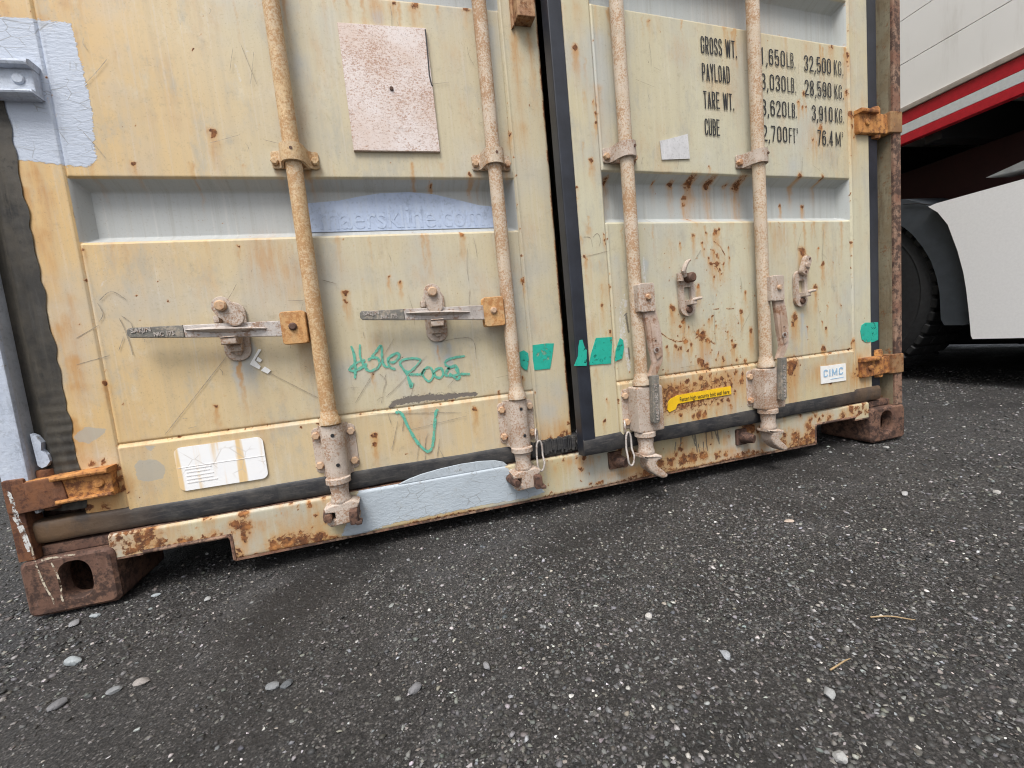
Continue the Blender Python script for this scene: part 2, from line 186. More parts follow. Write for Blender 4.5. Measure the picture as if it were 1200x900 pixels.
def painted_steel(name, c1, c2, c3, fade_c, blue_c):
    """cream container paint that reads the wear masks stored on the mesh"""
    n = NT(name)
    rx = n.attr('warm')
    base = n.mix(rx, c1, c2)
    streak = n.noise(1, 5, .6, co=n.map((55, 8, 2.2)))
    base = n.mix(n.math('MULTIPLY', n.step(streak, .42, .72), .38), base, c3)
    cloud = n.noise(4.2, 4, .55)
    base = n.mix(n.math('MULTIPLY', n.step(cloud, .46, .70), .5), base, fade_c)
    blotch = n.noise(7, 6, .7, co=n.map((1.6, 1, .7), loc=(3, 1, 5)))
    base = n.mix(n.math('MULTIPLY', n.step(blotch, .50, .72), .52), base, (.47, .305, .165))
    grime = n.noise(38, 6, .75)
    base = n.mix(n.math('MULTIPLY', n.step(grime, .53, .74), .42), base, (.29, .245, .17))
    wash = n.noise(11, 6, .72, co=n.map((1, 1, .45), loc=(9, 4, 2)))
    base = n.mix(n.math('MULTIPLY', n.step(wash, .51, .68), .55), base, (.36, .35, .305))
    pale = n.noise(15, 6, .72, co=n.map((1, 1, .6), loc=(1, 8, 3)))
    base = n.mix(n.math('MULTIPLY', n.step(pale, .54, .72), .35), base, (.64, .60, .48))
    fn = n.noise(18, 5, .65, co=n.map((3, 1, .6)))
    fade = n.math('ADD', n.attr('fade'), n.math('MULTIPLY', n.math('SUBTRACT', fn, .5), n.math('MULTIPLY', n.attr('fade'), .9)))
    base = n.mix(n.step(fade, .05, .95), base, fade_c)
    drip = n.noise(1, 4, .6, co=n.map((120, 8, 3)))
    base = n.mix(n.math('MULTIPLY', n.step(drip, .52, .72), .22), base, (.60, .58, .53))
    drip2 = n.noise(1, 4, .65, co=n.map((80, 8, 1.6), loc=(2, 0, 7)))
    base = n.mix(n.math('MULTIPLY', n.step(drip2, .50, .70), n.math('ADD', .12, n.math('MULTIPLY', n.attr('fade'), .35))), base, (.31, .30, .27))
    sn = n.noise(25, 5, .65, co=n.map((4, 1, .5)))
    stain = n.math('MULTIPLY', n.attr('stain'), n.step(sn, .25, .7, .45, 1.1))
    base = n.mix(n.step(stain, .02, .75, 0, .85), base, (.47, .25, .085))
    # fine grime freckles
    fr = n.noise(300, 4, .7)
    base = n.mix(n.math('MULTIPLY', n.step(fr, .56, .74), .42), base, (.20, .13, .07))
    spk = n.vor(75)
    spn = n.noise(9, 3, .5)
    base = n.mix(n.math('MULTIPLY', n.step(spk, .10, .04), n.step(spn, .55, .7)), base, (.22, .10, .04))
    wn_ = n.noise(160, 4, .7)
    white = n.math('MULTIPLY', n.attr('white'), n.step(wn_, .38, .58, .1, 1))
    base = n.mix(n.step(white, .25, .8, 0, .8), base, (.60, .60, .60))
    dn = n.noise(260, 3, .6)
    dark = n.math('ADD', n.attr('dark'), n.math('MULTIPLY', n.math('SUBTRACT', dn, .5), .5))
    base = n.mix(n.step(dark, .30, .62, 0, .82), base, (.085, .08, .075))
    gr = n.math('ADD', n.attr('grey'), n.math('MULTIPLY', n.math('SUBTRACT', n.noise(150, 5, .8, co=n.map((1, 1, 1.6))), .5), 2.4))
    greym = n.step(gr, .45, .55)
    base = n.mix(greym, base, (.16, .14, .12))
    pat = n.step(n.math('ADD', n.attr('chip'), n.math('MULTIPLY', n.math('SUBTRACT', n.noise(90, 4, .7), .5), .5)), .45, .55)
    base = n.mix(n.math('MULTIPLY', pat, .7), base, (.36, .355, .32))
    bl = n.math('ADD', n.attr('blue'), n.math('MULTIPLY', n.math('SUBTRACT', n.noise(90, 5, .75, co=n.map((1, 1, 2.2))), .5), 1.0))
    bm_ = n.step(bl, .46, .54)
    bcol = n.mix(n.noise(14, 4, .6), blue_c, tuple(min(1, c * 1.22) for c in blue_c))
    bcol = n.mix(n.math('MULTIPLY', n.step(n.noise(120, 5, .8), .60, .72), .75), bcol, (.24, .24, .24))
    bcol = n.mix(n.math('MULTIPLY', n.step(n.noise(22, 5, .75), .56, .74), .5), bcol, (.36, .36, .34))
    bcol = n.mix(n.step(bl, .60, .50, 0, .6), bcol, (.62, .66, .72))
    crk = n.vor(26, 'DISTANCE_TO_EDGE', 'Distance', co=n.map((1, 1, 1.7)))
    crk = n.math('MULTIPLY', n.step(crk, .030, .006), n.step(n.noise(11, 3, .6), .46, .60))
    bcol = n.mix(n.math('MULTIPLY', crk, .6), bcol, (.20, .20, .20))
    base = n.mix(bm_, base, bcol)
    rn = n.noise(95, 7, .72, dist=.6)
    r = n.math('ADD', n.attr('rust'), n.math('MULTIPLY', n.math('SUBTRACT', rn, .5), 1.9))
    halo = n.step(n.math('ADD', n.attr('rust'), n.math('MULTIPLY', n.math('SUBTRACT', rn, .5), 1.1)), .10, .75, 0, .72)
    base = n.mix(halo, base, (.48, .24, .08))
    rm = n.step(r, .48, .68)
    base = n.mix(rm, base, rust_colour(n))
    rough = n.step(n.noise(7, 4, .6), .3, .7, .42, .62)
    rough = n.math('MAXIMUM', rough, n.math('MULTIPLY', rm, .9))
    nb = n.bump(n.noise(700, 2, .5), .10, .0006)
    nb = n.bump(n.noise(5, 3, .5), .35, .006, nb)
    brush = n.noise(1, 5, .7, co=n.map((70, 70, 160)))
    nb = n.bump(n.math('MULTIPLY', bm_, n.math('ADD', n.math('MULTIPLY', brush, 1.), .5)), .55, .0025, nb)
    nb = n.bump(n.math('MULTIPLY', rm, rn), .6, .002, nb)
    nb = n.bump(n.math('MULTIPLY', greym, -1.), .6, .001, nb)
    return n.done(base, rough, nb, 0, .45)

def worn_metal(name, c1, c2, rust=.4, fine=160., rough=.65, rust_c=None, bump=.35, metal=0., streak=None):
    n = NT(name)
    base = n.mix(n.step(n.noise(14, 4, .65), .35, .68), c1, c2)
    base = n.mix(n.math('MULTIPLY', n.step(n.noise(fine * 2.2, 2, .6), .5, .72), .35), base, tuple(c * .45 for c in c2))
    f = n.noise(fine, 5, .75)
    big = n.noise(16, 5, .75)
    base = n.mix(n.math('MULTIPLY', n.step(n.noise(1, 5, .7, co=n.map((90, 90, 9))), .52, .72), .5), base, tuple(min(.8, c * 1.25 + .03) for c in c1))
    base = n.mix(n.math('MULTIPLY', n.step(n.noise(34, 5, .75, co=n.map((1, 1, .5), loc=(4, 2, 1))), .56, .70), .5), base, tuple(c * .55 for c in c1))
    k = n.math('ADD', n.math('MULTIPLY', f, .55), n.math('MULTIPLY', big, .45))
    t = .66 - .26 * rust
    m = n.step(k, t - .03, t + .07)
    base = n.mix(n.math('MULTIPLY', m, .9), base, rust_c or rust_colour(n))
    if streak:
        base = n.mix(n.math('MULTIPLY', n.step(n.noise(1, 4, .6, co=n.map((70, 40, 4))), .5, .7), .55), base, streak)
    nb = n.bump(f, bump, .0015)
    nb = n.bump(n.noise(fine * 3, 2, .5), bump * .6, .0006, nb)
    return n.done(base, n.step(f, .3, .7, rough - .12, rough + .2), nb, metal, .4)

def plain(name, c, rough=.5, var=.12, scale=30., bump=.1, spec=.5, bs=200., bd=.001):
    n = NT(name)
    a = tuple(x * (1 - var) for x in c)
    b = tuple(min(1, x * (1 + var)) for x in c)
    col = n.mix(n.step(n.noise(scale, 5, .65), .3, .7), a, b)
    return n.done(col, rough, n.bump(n.noise(bs, 4, .6), bump, bd), 0, spec)

M = {}
BLUE = (.415, .462, .545)
M['door_l'] = painted_steel('cream_paint', (.53, .468, .32), (.63, .41, .165), (.45, .37, .245), (.40, .415, .41), BLUE)
M['door_r'] = painted_steel('cream_paint_right', (.53, .505, .375), (.53, .44, .26), (.46, .41, .29), (.41, .43, .42), BLUE)
M['sill'] = painted_steel('sill_paint', (.52, .485, .345), (.46, .37, .20), (.40, .33, .21), (.42, .44, .42), (.37, .42, .465))
M['bar'] = worn_metal('bar_paint', (.52, .425, .315), (.57, .48, .385), .60, 230, .7, (.37, .21, .105), .7)
M['bar_orange'] = worn_metal('bar_paint_orange', (.60, .43, .24), (.56, .44, .30), .66, 220, .7, (.42, .235, .10), .7)
M['fitting'] = worn_metal('fitting_paint', (.44, .365, .305), (.53, .455, .39), .58, 210, .7, (.30, .175, .105), .7)
M['bolt'] = worn_metal('bolt_steel', (.48, .35, .25), (.52, .34, .20), .5, 150, .7, (.33, .14, .06))
M['bolt_dark'] = worn_metal('bolt_dark_rust', (.10, .06, .045), (.16, .08, .05), .5, 150, .75, (.08, .035, .02))
M['galv'] = worn_metal('galvanised', (.40, .36, .33), (.55, .51, .48), .5, 120, .5, (.27, .165, .105), .7, .25)
M['grip'] = worn_metal('grip_steel', (.15, .145, .13), (.25, .235, .205), .5, 150, .6, (.36, .31, .25), .9, .2)
M['forged'] = worn_metal('forged_handle', (.36, .25, .18), (.52, .42, .36), .5, 60, .6, (.24, .12, .065), .8)
M['hub'] = worn_metal('hub_orange', (.56, .31, .12), (.50, .33, .17), .62, 90, .7, (.38, .17, .06), .7)
M['rust'] = worn_metal('heavy_rust', (.11, .058, .042), (.21, .115, .075), .66, 55, .8, (.04, .024, .02), 1.)
M['rust_orange'] = worn_metal('orange_rust', (.56, .27, .08), (.34, .13, .04), .62, 55, .7, (.13, .05, .025), .9)
M['rust_brown'] = worn_metal('brown_rust', (.19, .078, .034), (.11, .05, .03), .62, 60, .75, (.07, .03, .02), .9)
M['rust_post'] = worn_metal('rusty_post', (.27, .24, .165), (.23, .18, .11), .36, 45, .7, None, .6, 0., (.10, .052, .03))
M['post_edge'] = worn_metal('post_edge', (.20, .10, .065), (.30, .20, .14), .68, 60, .8, (.055, .034, .028), .8)
M['blue'] = worn_metal('blue_touch_up', (.42, .47, .56), (.51, .56, .64), .22, 70, .55, (.25, .22, .19), .9)
M['blue_sill'] = worn_metal('blue_sill_paint', (.37, .42, .465), (.44, .49, .535), .2, 70, .55, (.22, .22, .21), .9)
M['blue_over'] = worn_metal('blue_overpaint', (.40, .475, .63), (.44, .52, .67), .06, 60, .5, (.38, .44, .55), .12, 0., (.46, .52, .62))
def gasket_rubber(name, x_clean, x_dirty):
    n = NT(name)
    sx = n.t.nodes.new('ShaderNodeSeparateXYZ')
    n.put(sx.inputs[0], n.co)
    col = n.mix(n.step(n.noise(18, 5, .7), .35, .7), (.022, .023, .027), (.060, .057, .054))
    col = n.mix(n.math('MULTIPLY', n.step(n.noise(1, 4, .6, co=n.map((30, 8, 200))), .5, .7), .5), col, (.11, .10, .09))
    r = n.t.nodes.new('ShaderNodeMapRange')
    n.put(r.inputs[0], sx.outputs[0])
    r.inputs[1].default_value, r.inputs[2].default_value = x_clean, x_dirty
    col = n.mix(n.math('MULTIPLY', r.outputs[0], n.step(n.noise(16, 5, .7), .30, .6, .15, .9)), col, (.125, .075, .04))
    return n.done(col, .55, n.bump(n.noise(60, 4, .6), .35, .004), 0, .4)
M['rubber'] = gasket_rubber('rubber', .26, .08)
M['rubber_r'] = gasket_rubber('rubber_right', -.30, -.02)
M['rubber_edge'] = plain('rubber_lip', (.018, .021, .030), .42, .3, 14, .12, .5, 60, .003)
M['rubber_old'] = worn_metal('old_rubber', (.028, .026, .023), (.062, .054, .042), .35, 26, .55, (.016, .016, .016), .6, 0., (.075, .066, .052))
M['black'] = plain('gap_black', (.02, .02, .022), .45)
M['label'] = None
M['teal_tape'] = worn_metal('teal_tape', (.012, .42, .31), (.03, .48, .36), .06, 120, .45, (.5, .55, .5), .3)
M['marker'] = plain('green_marker', (.13, .43, .31), .5, .3, 120, .05)
def broken(name, c, lo, hi, amin, scale):
    n = NT(name)
    m = n.done(n.mix(n.noise(60, 4, .7), tuple(x * .75 for x in c), tuple(min(1, x * 1.2) for x in c)), .5, n.bump(n.noise(90, 4, .7), .4, .001))
    n.put(n.b.inputs['Alpha'], n.step(n.noise(scale, 5, .75), lo, hi, 1., amin))
    return m
M['marker'] = broken('green_marker', (.12, .44, .33), .45, .70, .35, 130)
M['teal_tape'] = broken('teal_tape', (.014, .38, .285), .54, .64, .15, 55)
M['ink'] = plain('black_ink', (.018, .019, .022), .55, .2, 60, .02)
M['grey_stick'] = worn_metal('torn_grey_sticker', (.52, .52, .53), (.60, .60, .61), .05, 90, .5, (.4, .4, .4), .3)
M['white_stick'] = plain('white_sticker', (.80, .80, .78), .45, .05, 60, .05)
M['yellow'] = plain('yellow_sticker', (.80, .50, .015), .45, .06, 50, .08)
M['print'] = plain('cyan_print', (.30, .48, .66), .5, .1, 200, .02)
M['foil'] = plain('foil', (.75, .75, .76), .28, .1, 60, .5, .5, 90, .003)
M['foil'].node_tree.nodes['Principled BSDF'].inputs['Metallic'].default_value = .9
M['dark'] = plain('underside', (.03, .028, .026), .8)

def placard_material():
    n = NT('pitted_placard')
    lines = n.noise(1, 5, .8, co=n.map((120, 120, 260)))
    sp = n.noise(340, 5, .85)
    k = n.math('ADD', n.math('ADD', n.math('MULTIPLY', lines, .40), n.math('MULTIPLY', sp, .45)), n.math('MULTIPLY', n.noise(12, 4, .6), .18))
    base = n.mix(n.step(n.noise(9, 4, .6), .35, .7), (.68, .62, .60), (.60, .49, .43))
    base = n.mix(n.step(n.noise(13, 5, .7), .6, .75, 0, .6), base, (.36, .29, .25))
    base = n.mix(n.step(k, .505, .585, 0, .85), base, (.35, .19, .115))
    base = n.mix(n.step(n.noise(230, 5, .8), .58, .68, 0, .85), base, (.14, .10, .085))
    return n.done(base, .6, n.bump(sp, .4, .001), .1, .4)
M['placard'] = placard_material()

def paper_label():
    n = NT('paper_label')
    base = n.mix(n.noise(12, 4, .6), (.80, .82, .86), (.88, .87, .84))
    st = n.noise(1, 3, .5, co=n.map((45, 1, 2.5)))
    base = n.mix(n.math('MULTIPLY', n.step(st, .50, .66), .85), base, (.70, .47, .18))
    ck = n.vor(24, 'DISTANCE_TO_EDGE', 'Distance')
    base = n.mix(n.math('MULTIPLY', n.step(ck, .035, .008), n.step(n.noise(14, 2, .5), .50, .60, 0, .45)), base, (.50, .46, .42))
    return n.done(base, .4, n.bump(n.noise(60, 3, .5), .15, .001), 0, .5)
M['label'] = paper_label()

# ------------------------------------------------------------------ mesh builder
class MB:
    def __init__(s):
        s.bm = bmesh.new()
    def _merge(s, t, mat=None):
        if mat is not None:
            bmesh.ops.transform(t, matrix=mat, verts=t.verts)
        me = bpy.data.meshes.new('t')
        t.to_mesh(me)
        t.free()
        s.bm.from_mesh(me)
        bpy.data.meshes.remove(me)
        return s
    def box(s, x0, x1, y0, y1, z0, z1, bev=0., mat=None, seg=2):
        t = bmesh.new()
        bmesh.ops.create_cube(t, size=1)
        for v in t.verts:
            v.co = Vector((x0 + (v.co.x + .5) * (x1 - x0), y0 + (v.co.y + .5) * (y1 - y0), z0 + (v.co.z + .5) * (z1 - z0)))
        if bev:
            bmesh.ops.bevel(t, geom=t.edges[:], offset=bev, segments=seg, affect='EDGES', profile=.5)
        return s._merge(t, mat)
    def prism(s, pts, y0, y1, bev=0., mat=None, seg=1):
        """polygon in the x-z plane extruded along y (y0 is the front)"""
        t = bmesh.new()
        a = [t.verts.new((x, y0, z)) for x, z in pts]
        b = [t.verts.new((x, y1, z)) for x, z in pts]
        f0 = t.faces.new(a)
        t.faces.new(b[::-1])
        k = len(pts)
        for i in range(k):
            t.faces.new((a[i], b[i], b[(i + 1) % k], a[(i + 1) % k]))
        bmesh.ops.recalc_face_normals(t, faces=t.faces[:])
        if bev:
            bmesh.ops.bevel(t, geom=list(f0.edges), offset=bev, segments=seg, affect='EDGES', profile=.5)
        return s._merge(t, mat)
    def lathe(s, prof, c=(0, 0), n=20, axis='z', mat=None):
        """profile (r, h) turned round a vertical axis at c=(x, y)"""
        t = bmesh.new()
        rings = []
        for r, h in prof:
            rings.append([t.verts.new((c[0] + r * math.cos(2 * math.pi * i / n), c[1] + r * math.sin(2 * math.pi * i / n), h)) for i in range(n)])
        for a, b in zip(rings, rings[1:]):
            for i in range(n):
                t.faces.new((a[i], a[(i + 1) % n], b[(i + 1) % n], b[i]))
        t.faces.new(rings[0][::-1])
        t.faces.new(rings[-1])
        bmesh.ops.recalc_face_normals(t, faces=t.faces[:])
        return s._merge(t, mat)
    def pin(s, x, z, y0, y1, r, n=14, bev=.0):
        """round or hexagonal head whose axis is y"""
        m = Matrix.Translation((x, 0, z)) @ Matrix.Rotation(R(90), 4, 'X')
        pr = [(r, -y1), (r, -y0 - bev), (max(r - bev, .0005), -y0)] if bev else [(r, -y1), (r, -y0)]
        return s.lathe(pr, (0, 0), n, mat=m)
    def tube(s, path, r, n=10, close=False):
        t = bmesh.new()
        P = [Vector(p) for p in path]
        rr = r if isinstance(r, (list, tuple)) else [r] * len(P)
        rings = []
        k = len(P)
        prev = None
        for i, p in enumerate(P):
            if close:
                d = P[(i + 1) % k] - P[i - 1]
            else:
                d = P[min(i + 1, k - 1)] - P[max(i - 1, 0)]
            d.normalize()
            u = prev if prev is not None else (Vector((0, 0, 1)) if abs(d.z) < .9 else Vector((1, 0, 0)))
            u = (u - d * u.dot(d)).normalized()
            prev = u
            w = d.cross(u)
            rings.append([t.verts.new(p + (u * math.cos(2 * math.pi * j / n) + w * math.sin(2 * math.pi * j / n)) * rr[i]) for j in range(n)])
        for i in range(k if close else k - 1):
            a, b = rings[i], rings[(i + 1) % k]
            for j in range(n):
                t.faces.new((a[j], a[(j + 1) % n], b[(j + 1) % n], b[j]))
        if not close:
            t.faces.new(rings[0][::-1])
            t.faces.new(rings[-1])
        bmesh.ops.recalc_face_normals(t, faces=t.faces[:])
        return s._merge(t)
    def quads(s, V, Fc):
        t = bmesh.new()
        vs = [t.verts.new(v) for v in V]
        for f in Fc:
            t.faces.new([vs[i] for i in f])
        return s._merge(t)
    def build(s, name, mat, parent=None, off=(0, 0, 0), smooth=40):
        me = bpy.data.meshes.new(name)
        if any(off):
            bmesh.ops.translate(s.bm, vec=Vector(off), verts=s.bm.verts)
        s.bm.to_mesh(me)
        s.bm.free()
        me.materials.append(mat)
        if smooth:
            me.shade_smooth()
            me.set_sharp_from_angle(angle=R(smooth))
        o = bpy.data.objects.new(name, me)
        COL.objects.link(o)
        o.parent = parent
        if smooth:
            w = o.modifiers.new('weighted_normals', 'WEIGHTED_NORMAL')
            w.keep_sharp = True
        return o

def empty(name, loc=(0, 0, 0), rz=0., parent=None):
    o = bpy.data.objects.new(name, None)
    COL.objects.link(o)
    o.location = loc
    o.rotation_euler.z = rz
    o.parent = parent
    o.empty_display_size = .1
    return o

def tag(o, label=None, cat=None, group=None, kind=None):
    for k, v in (('label', label), ('category', cat), ('group', group), ('kind', kind)):
        if v:
            o[k] = v
    return o

def rrect(x0, x1, z0, z1, r, n=5):
    p = []
    for cx, cz, a0 in ((x1 - r, z1 - r, 0), (x0 + r, z1 - r, 90), (x0 + r, z0 + r, 180), (x1 - r, z0 + r, 270)):
        for i in range(n + 1):
            a = R(a0 + 90 * i / n)
            p.append((cx + r * math.cos(a), cz + r * math.sin(a)))
    return p

def text_mesh(body, size_z, width=None, extrude=0., offset=0.):
    """flat lettering in the x-z plane, lower left corner at the origin, facing -y"""
    cu = bpy.data.curves.new('t', 'FONT')
    cu.body = body
    cu.size = 1
    cu.extrude = extrude
    cu.offset = offset
    cu.resolution_u = 4
    o = bpy.data.objects.new('t', cu)
    COL.objects.link(o)
    dg = bpy.context.evaluated_depsgraph_get()
    me = bpy.data.meshes.new_from_object(o.evaluated_get(dg))
    bpy.data.objects.remove(o)
    bpy.data.curves.remove(cu)
    co = np.empty(len(me.vertices) * 3, np.float32)
    me.vertices.foreach_get('co', co)
    co = co.reshape(-1, 3)
    lo, hi = co.min(0), co.max(0)
    cap = .729
    sz = size_z / cap
    sx = width / (hi[0] - lo[0]) if width else sz * .5
    out = np.empty_like(co)
    out[:, 0] = (co[:, 0] - lo[0]) * sx
    out[:, 1] = -co[:, 2]      # extrude is given in metres
    out[:, 2] = co[:, 1] * sz
    me.vertices.foreach_set('co', out.ravel())
    me.update()
    return me

def mesh_obj(name, me, mat, parent, loc=(0, 0, 0), ry=0.):
    me.name = name
    me.materials.clear()
    me.materials.append(mat)
    o = bpy.data.objects.new(name, me)
    COL.objects.link(o)
    o.parent = parent
    o.location = loc
    o.rotation_euler.y = ry
    return o

# ------------------------------------------------------------------ wear masks painted on vertices (metres, door plane)
def seg_dist(X, Z, a, b):
    ax, az = a
    dx, dz = b[0] - ax, b[1] - az
    L2 = dx * dx + dz * dz + 1e-12
    t = np.clip(((X - ax) * dx + (Z - az) * dz) / L2, 0, 1)
    return np.hypot(X - ax - t * dx, Z - az - t * dz)

def poly_in(X, Z, P):
    """soft inside-ness of a polygon, 0.5 on its edge"""
    ins = np.zeros(X.shape, bool)
    D = np.full(X.shape, 9.)
    k = len(P)
    for i in range(k):
        a, b = P[i], P[(i + 1) % k]
        D = np.minimum(D, seg_dist(X, Z, a, b))
        c = (a[1] > Z) != (b[1] > Z)
        xx = (b[0] - a[0]) * (Z - a[1]) / (b[1] - a[1] + 1e-12) + a[0]
        ins ^= c & (X < xx)
    return np.clip(.5 + np.where(ins, D, -D) / .02, 0, 1)

class Masks:
    NAMES = ('rust', 'stain', 'fade', 'dark', 'grey', 'white', 'chip', 'blue', 'warm')
    def __init__(s, X, Z):
        s.X, s.Z = X, Z
        s.a = {n: np.zeros(X.shape, np.float32) for n in s.NAMES}
        s.WX = vnoise(X + 7, Z + 7, 71, 85) * .007 + vnoise(X + 7, Z + 7, 72, 210) * .005
        s.WZ = vnoise(X + 7, Z + 7, 73, 85) * .007 + vnoise(X + 7, Z + 7, 74, 210) * .005
    def asp(s, x, z):
        return 1 + .5 * math.sin(x * 9173. + z * 3331.) ** 2
    def plateau(s, name, x0, x1, z0, z1, k, soft=.03):
        f = lambda t: np.clip(t / soft, 0, 1)
        v = k * np.minimum(np.minimum(f(s.X - x0), f(x1 - s.X)), np.minimum(f(s.Z - z0), f(z1 - s.Z)))
        s.a[name] = np.maximum(s.a[name], (v * (.75 + vnoise(s.X, s.Z, 77, 14) * .9)).astype(np.float32))
    def win(s, x0, x1, z0, z1):
        return np.nonzero((s.X > x0) & (s.X < x1) & (s.Z > z0) & (s.Z < z1))
    def spots(s, name, rows, grow=1., soft=1.):
        A = s.a[name]
        for x, z, r, k, st in rows:
            x, z, r, st = x / 1000, z / 1000, r * grow / 1000, st / 1000
            w = s.win(x - r * 3, x + r * 3, z - r * 3 - st, z + r * 3)
            X, Z = s.X[w] + s.WX[w], s.Z[w] + s.WZ[w]
            d = np.hypot((X - x) * s.asp(x, z), Z - z) / r
            v = k * np.exp(-(d ** 2) * 1.1 / soft)
            if st:
                t = (z - Z) / st
                col = np.exp(-(((X - x) / (r * (.55 if name == 'rust' else .9))) ** 2)) * np.clip(1 - t, 0, 1) * (t > 0)
                v = np.maximum(v, col * k * (.45 if name == 'rust' else .95))
            A[w] = np.maximum(A[w], v)
    def lines(s, name, rows, k=1., wmul=1.):
        A = s.a[name]
        for wd, P in rows:
            P = [(x / 1000, z / 1000) for x, z in P]
            wd = max(wd, 1.) * .5 * wmul / 1000 + .0009
            for a, b in zip(P, P[1:]):
                w = s.win(min(a[0], b[0]) - .02, max(a[0], b[0]) + .02, min(a[1], b[1]) - .02, max(a[1], b[1]) + .02)
                d = seg_dist(s.X[w], s.Z[w], a, b)
                A[w] = np.maximum(A[w], k * np.exp(-(d / wd) ** 2))
    def poly(s, name, rows):
        A = s.a[name]
        for _, P in rows:
            P = [(x / 1000, z / 1000) for x, z in P]
            xs, zs = [p[0] for p in P], [p[1] for p in P]
            w = s.win(min(xs) - .02, max(xs) + .02, min(zs) - .02, max(zs) + .02)
            A[w] = np.maximum(A[w], poly_in(s.X[w], s.Z[w], P))
    def store(s, me, idx=None):
        for n, A in s.a.items():
            at = me.attributes.new(n, 'FLOAT', 'POINT')
            v = A.ravel() if idx is None else A.ravel()[idx]
            at.data.foreach_set('value', np.ascontiguousarray(v, np.float32))

def vnoise(X, Z, seed, scale):
    """cheap smooth value noise"""
    r = np.random.default_rng(seed)
    T = r.random((64, 64))
    u, v = X * scale, Z * scale
    i, j = np.floor(u).astype(int), np.floor(v).astype(int)
    fu, fv = u - i, v - j
    fu, fv = fu * fu * (3 - 2 * fu), fv * fv * (3 - 2 * fv)
    g = lambda a, b: T[a % 64, b % 64]
    return (g(i, j) * (1 - fu) + g(i + 1, j) * fu) * (1 - fv) + (g(i, j + 1) * (1 - fu) + g(i + 1, j + 1) * fu) * fv - .5

def grid_mesh(name, Xl, Zl, Yf, mat, parent, off, masks_fn, keep=None, back=None):
    X, Z = np.meshgrid(Xl, Zl, indexing='ij')
    Yv = Yf(X, Z)
    nx, nz = X.shape
    V = np.stack([X + off[0], Yv + off[1], Z + off[2]], -1).reshape(-1, 3)
    i = np.arange(nx * nz).reshape(nx, nz)
    Fq = np.stack([i[:-1, :-1], i[1:, :-1], i[1:, 1:], i[:-1, 1:]], -1).reshape(-1, 4)
    if keep is not None:
        cx, cz = (X[:-1, :-1] + X[1:, 1:]) / 2, (Z[:-1, :-1] + Z[1:, 1:]) / 2
        Fq = Fq[keep(cx, cz).ravel()]
    n0 = len(V)
    if back is not None:      # rim walls: the boundary loop pushed back
        loop = np.concatenate([i[:, 0], i[-1, 1:], i[-2::-1, -1], i[0, -2:0:-1]])
        Vb = V[loop].copy()
        Vb[:, 1] = back + off[1]
        b = n0 + np.arange(len(loop))
        V = np.concatenate([V, Vb])
        l2, b2 = np.roll(loop, -1), np.roll(b, -1)
        Fq = np.concatenate([Fq, np.stack([loop, b, b2, l2], -1)])
    me = bpy.data.meshes.new(name)
    me.vertices.add(len(V))
    me.vertices.foreach_set('co', V.astype(np.float32).ravel())
    me.loops.add(len(Fq) * 4)
    me.loops.foreach_set('vertex_index', Fq.astype(np.int32).ravel())
    me.polygons.add(len(Fq))
    me.polygons.foreach_set('loop_start', np.arange(len(Fq), dtype=np.int32) * 4)
    me.update(calc_edges=True)
    me.materials.append(mat)
    mk = Masks(X, Z)
    masks_fn(mk)
    idx = np.arange(n0)
    if back is not None:
        idx = np.concatenate([idx, loop])
    mk.store(me, idx)
    me.shade_smooth()
    me.set_sharp_from_angle(angle=R(50))
    o = bpy.data.objects.new(name, me)
    COL.objects.link(o)
    o.parent = parent
    return o

def lin(a, b, st):
    return np.linspace(a, b, max(2, int(round((b - a) / st)) + 1))

def merge_lines(*ls):
    a = np.sort(np.concatenate(ls))
    return a[np.concatenate([[True], np.diff(a) > .0004])]

# ================================================================== GROUND
def ground_material():
    n = NT('wet_asphalt')
    f = n.vor(230, 'F1', 'Color')
    d = n.vor(230, 'F1', 'Distance')
    g = n.t.nodes.new('ShaderNodeSeparateColor')
    n.put(g.inputs[0], f)
    patch = n.noise(1.3, 5, .65)
    base = n.mix(n.step(patch, .38, .62), (.020, .0185, .018), (.050, .047, .045))
    base = n.mix(n.step(n.noise(3.4, 5, .7), .52, .70, 0, .75), base, (.085, .085, .089))
    grain = n.noise(210, 5, .85)
    base = n.mix(n.step(grain, .50, .66, 0, .8), base, (.17, .16, .15))
    base = n.mix(n.step(grain, .50, .38, 0, .9), base, (.008, .008, .008))
    stone = n.step(g.outputs[0], .45, .5)
    sc = n.mix(n.math('POWER', g.outputs[1], 2.2), (.045, .042, .041), (.27, .255, .245))
    base = n.mix(n.math('MULTIPLY', n.math('MULTIPLY', stone, n.step(d, .55, .30)), .85), base, sc)
    damp = n.step(n.noise(2.6, 4, .6), .5, .64)
    base = n.mix(n.math('MULTIPLY', damp, .55), base, (.020, .019, .019))
    nb = n.bump(d, 1., .0035)
    nb = n.bump(grain, 1., .006, nb)
    nb = n.bump(n.noise(35, 4, .7), .5, .008, nb)
    rough = n.math('SUBTRACT', n.step(n.noise(60, 3, .6), .3, .7, .5, .8), n.math('MULTIPLY', damp, .18))
    return n.done(base, rough, nb, 0, .5)

def gravel_material():
    n = NT('gravel')
    a = n.t.nodes.new('ShaderNodeAttribute')
    a.attribute_name = 'tone'
    col = n.mix(n.math('MULTIPLY', n.step(n.noise(260, 3, .6), .4, .7), .45), a.outputs['Color'], (.05, .048, .046))
    return n.done(col, .62, n.bump(n.noise(500, 3, .6), .3, .001), 0, .45)

M['ground'] = ground_material()
M['gravel'] = gravel_material()

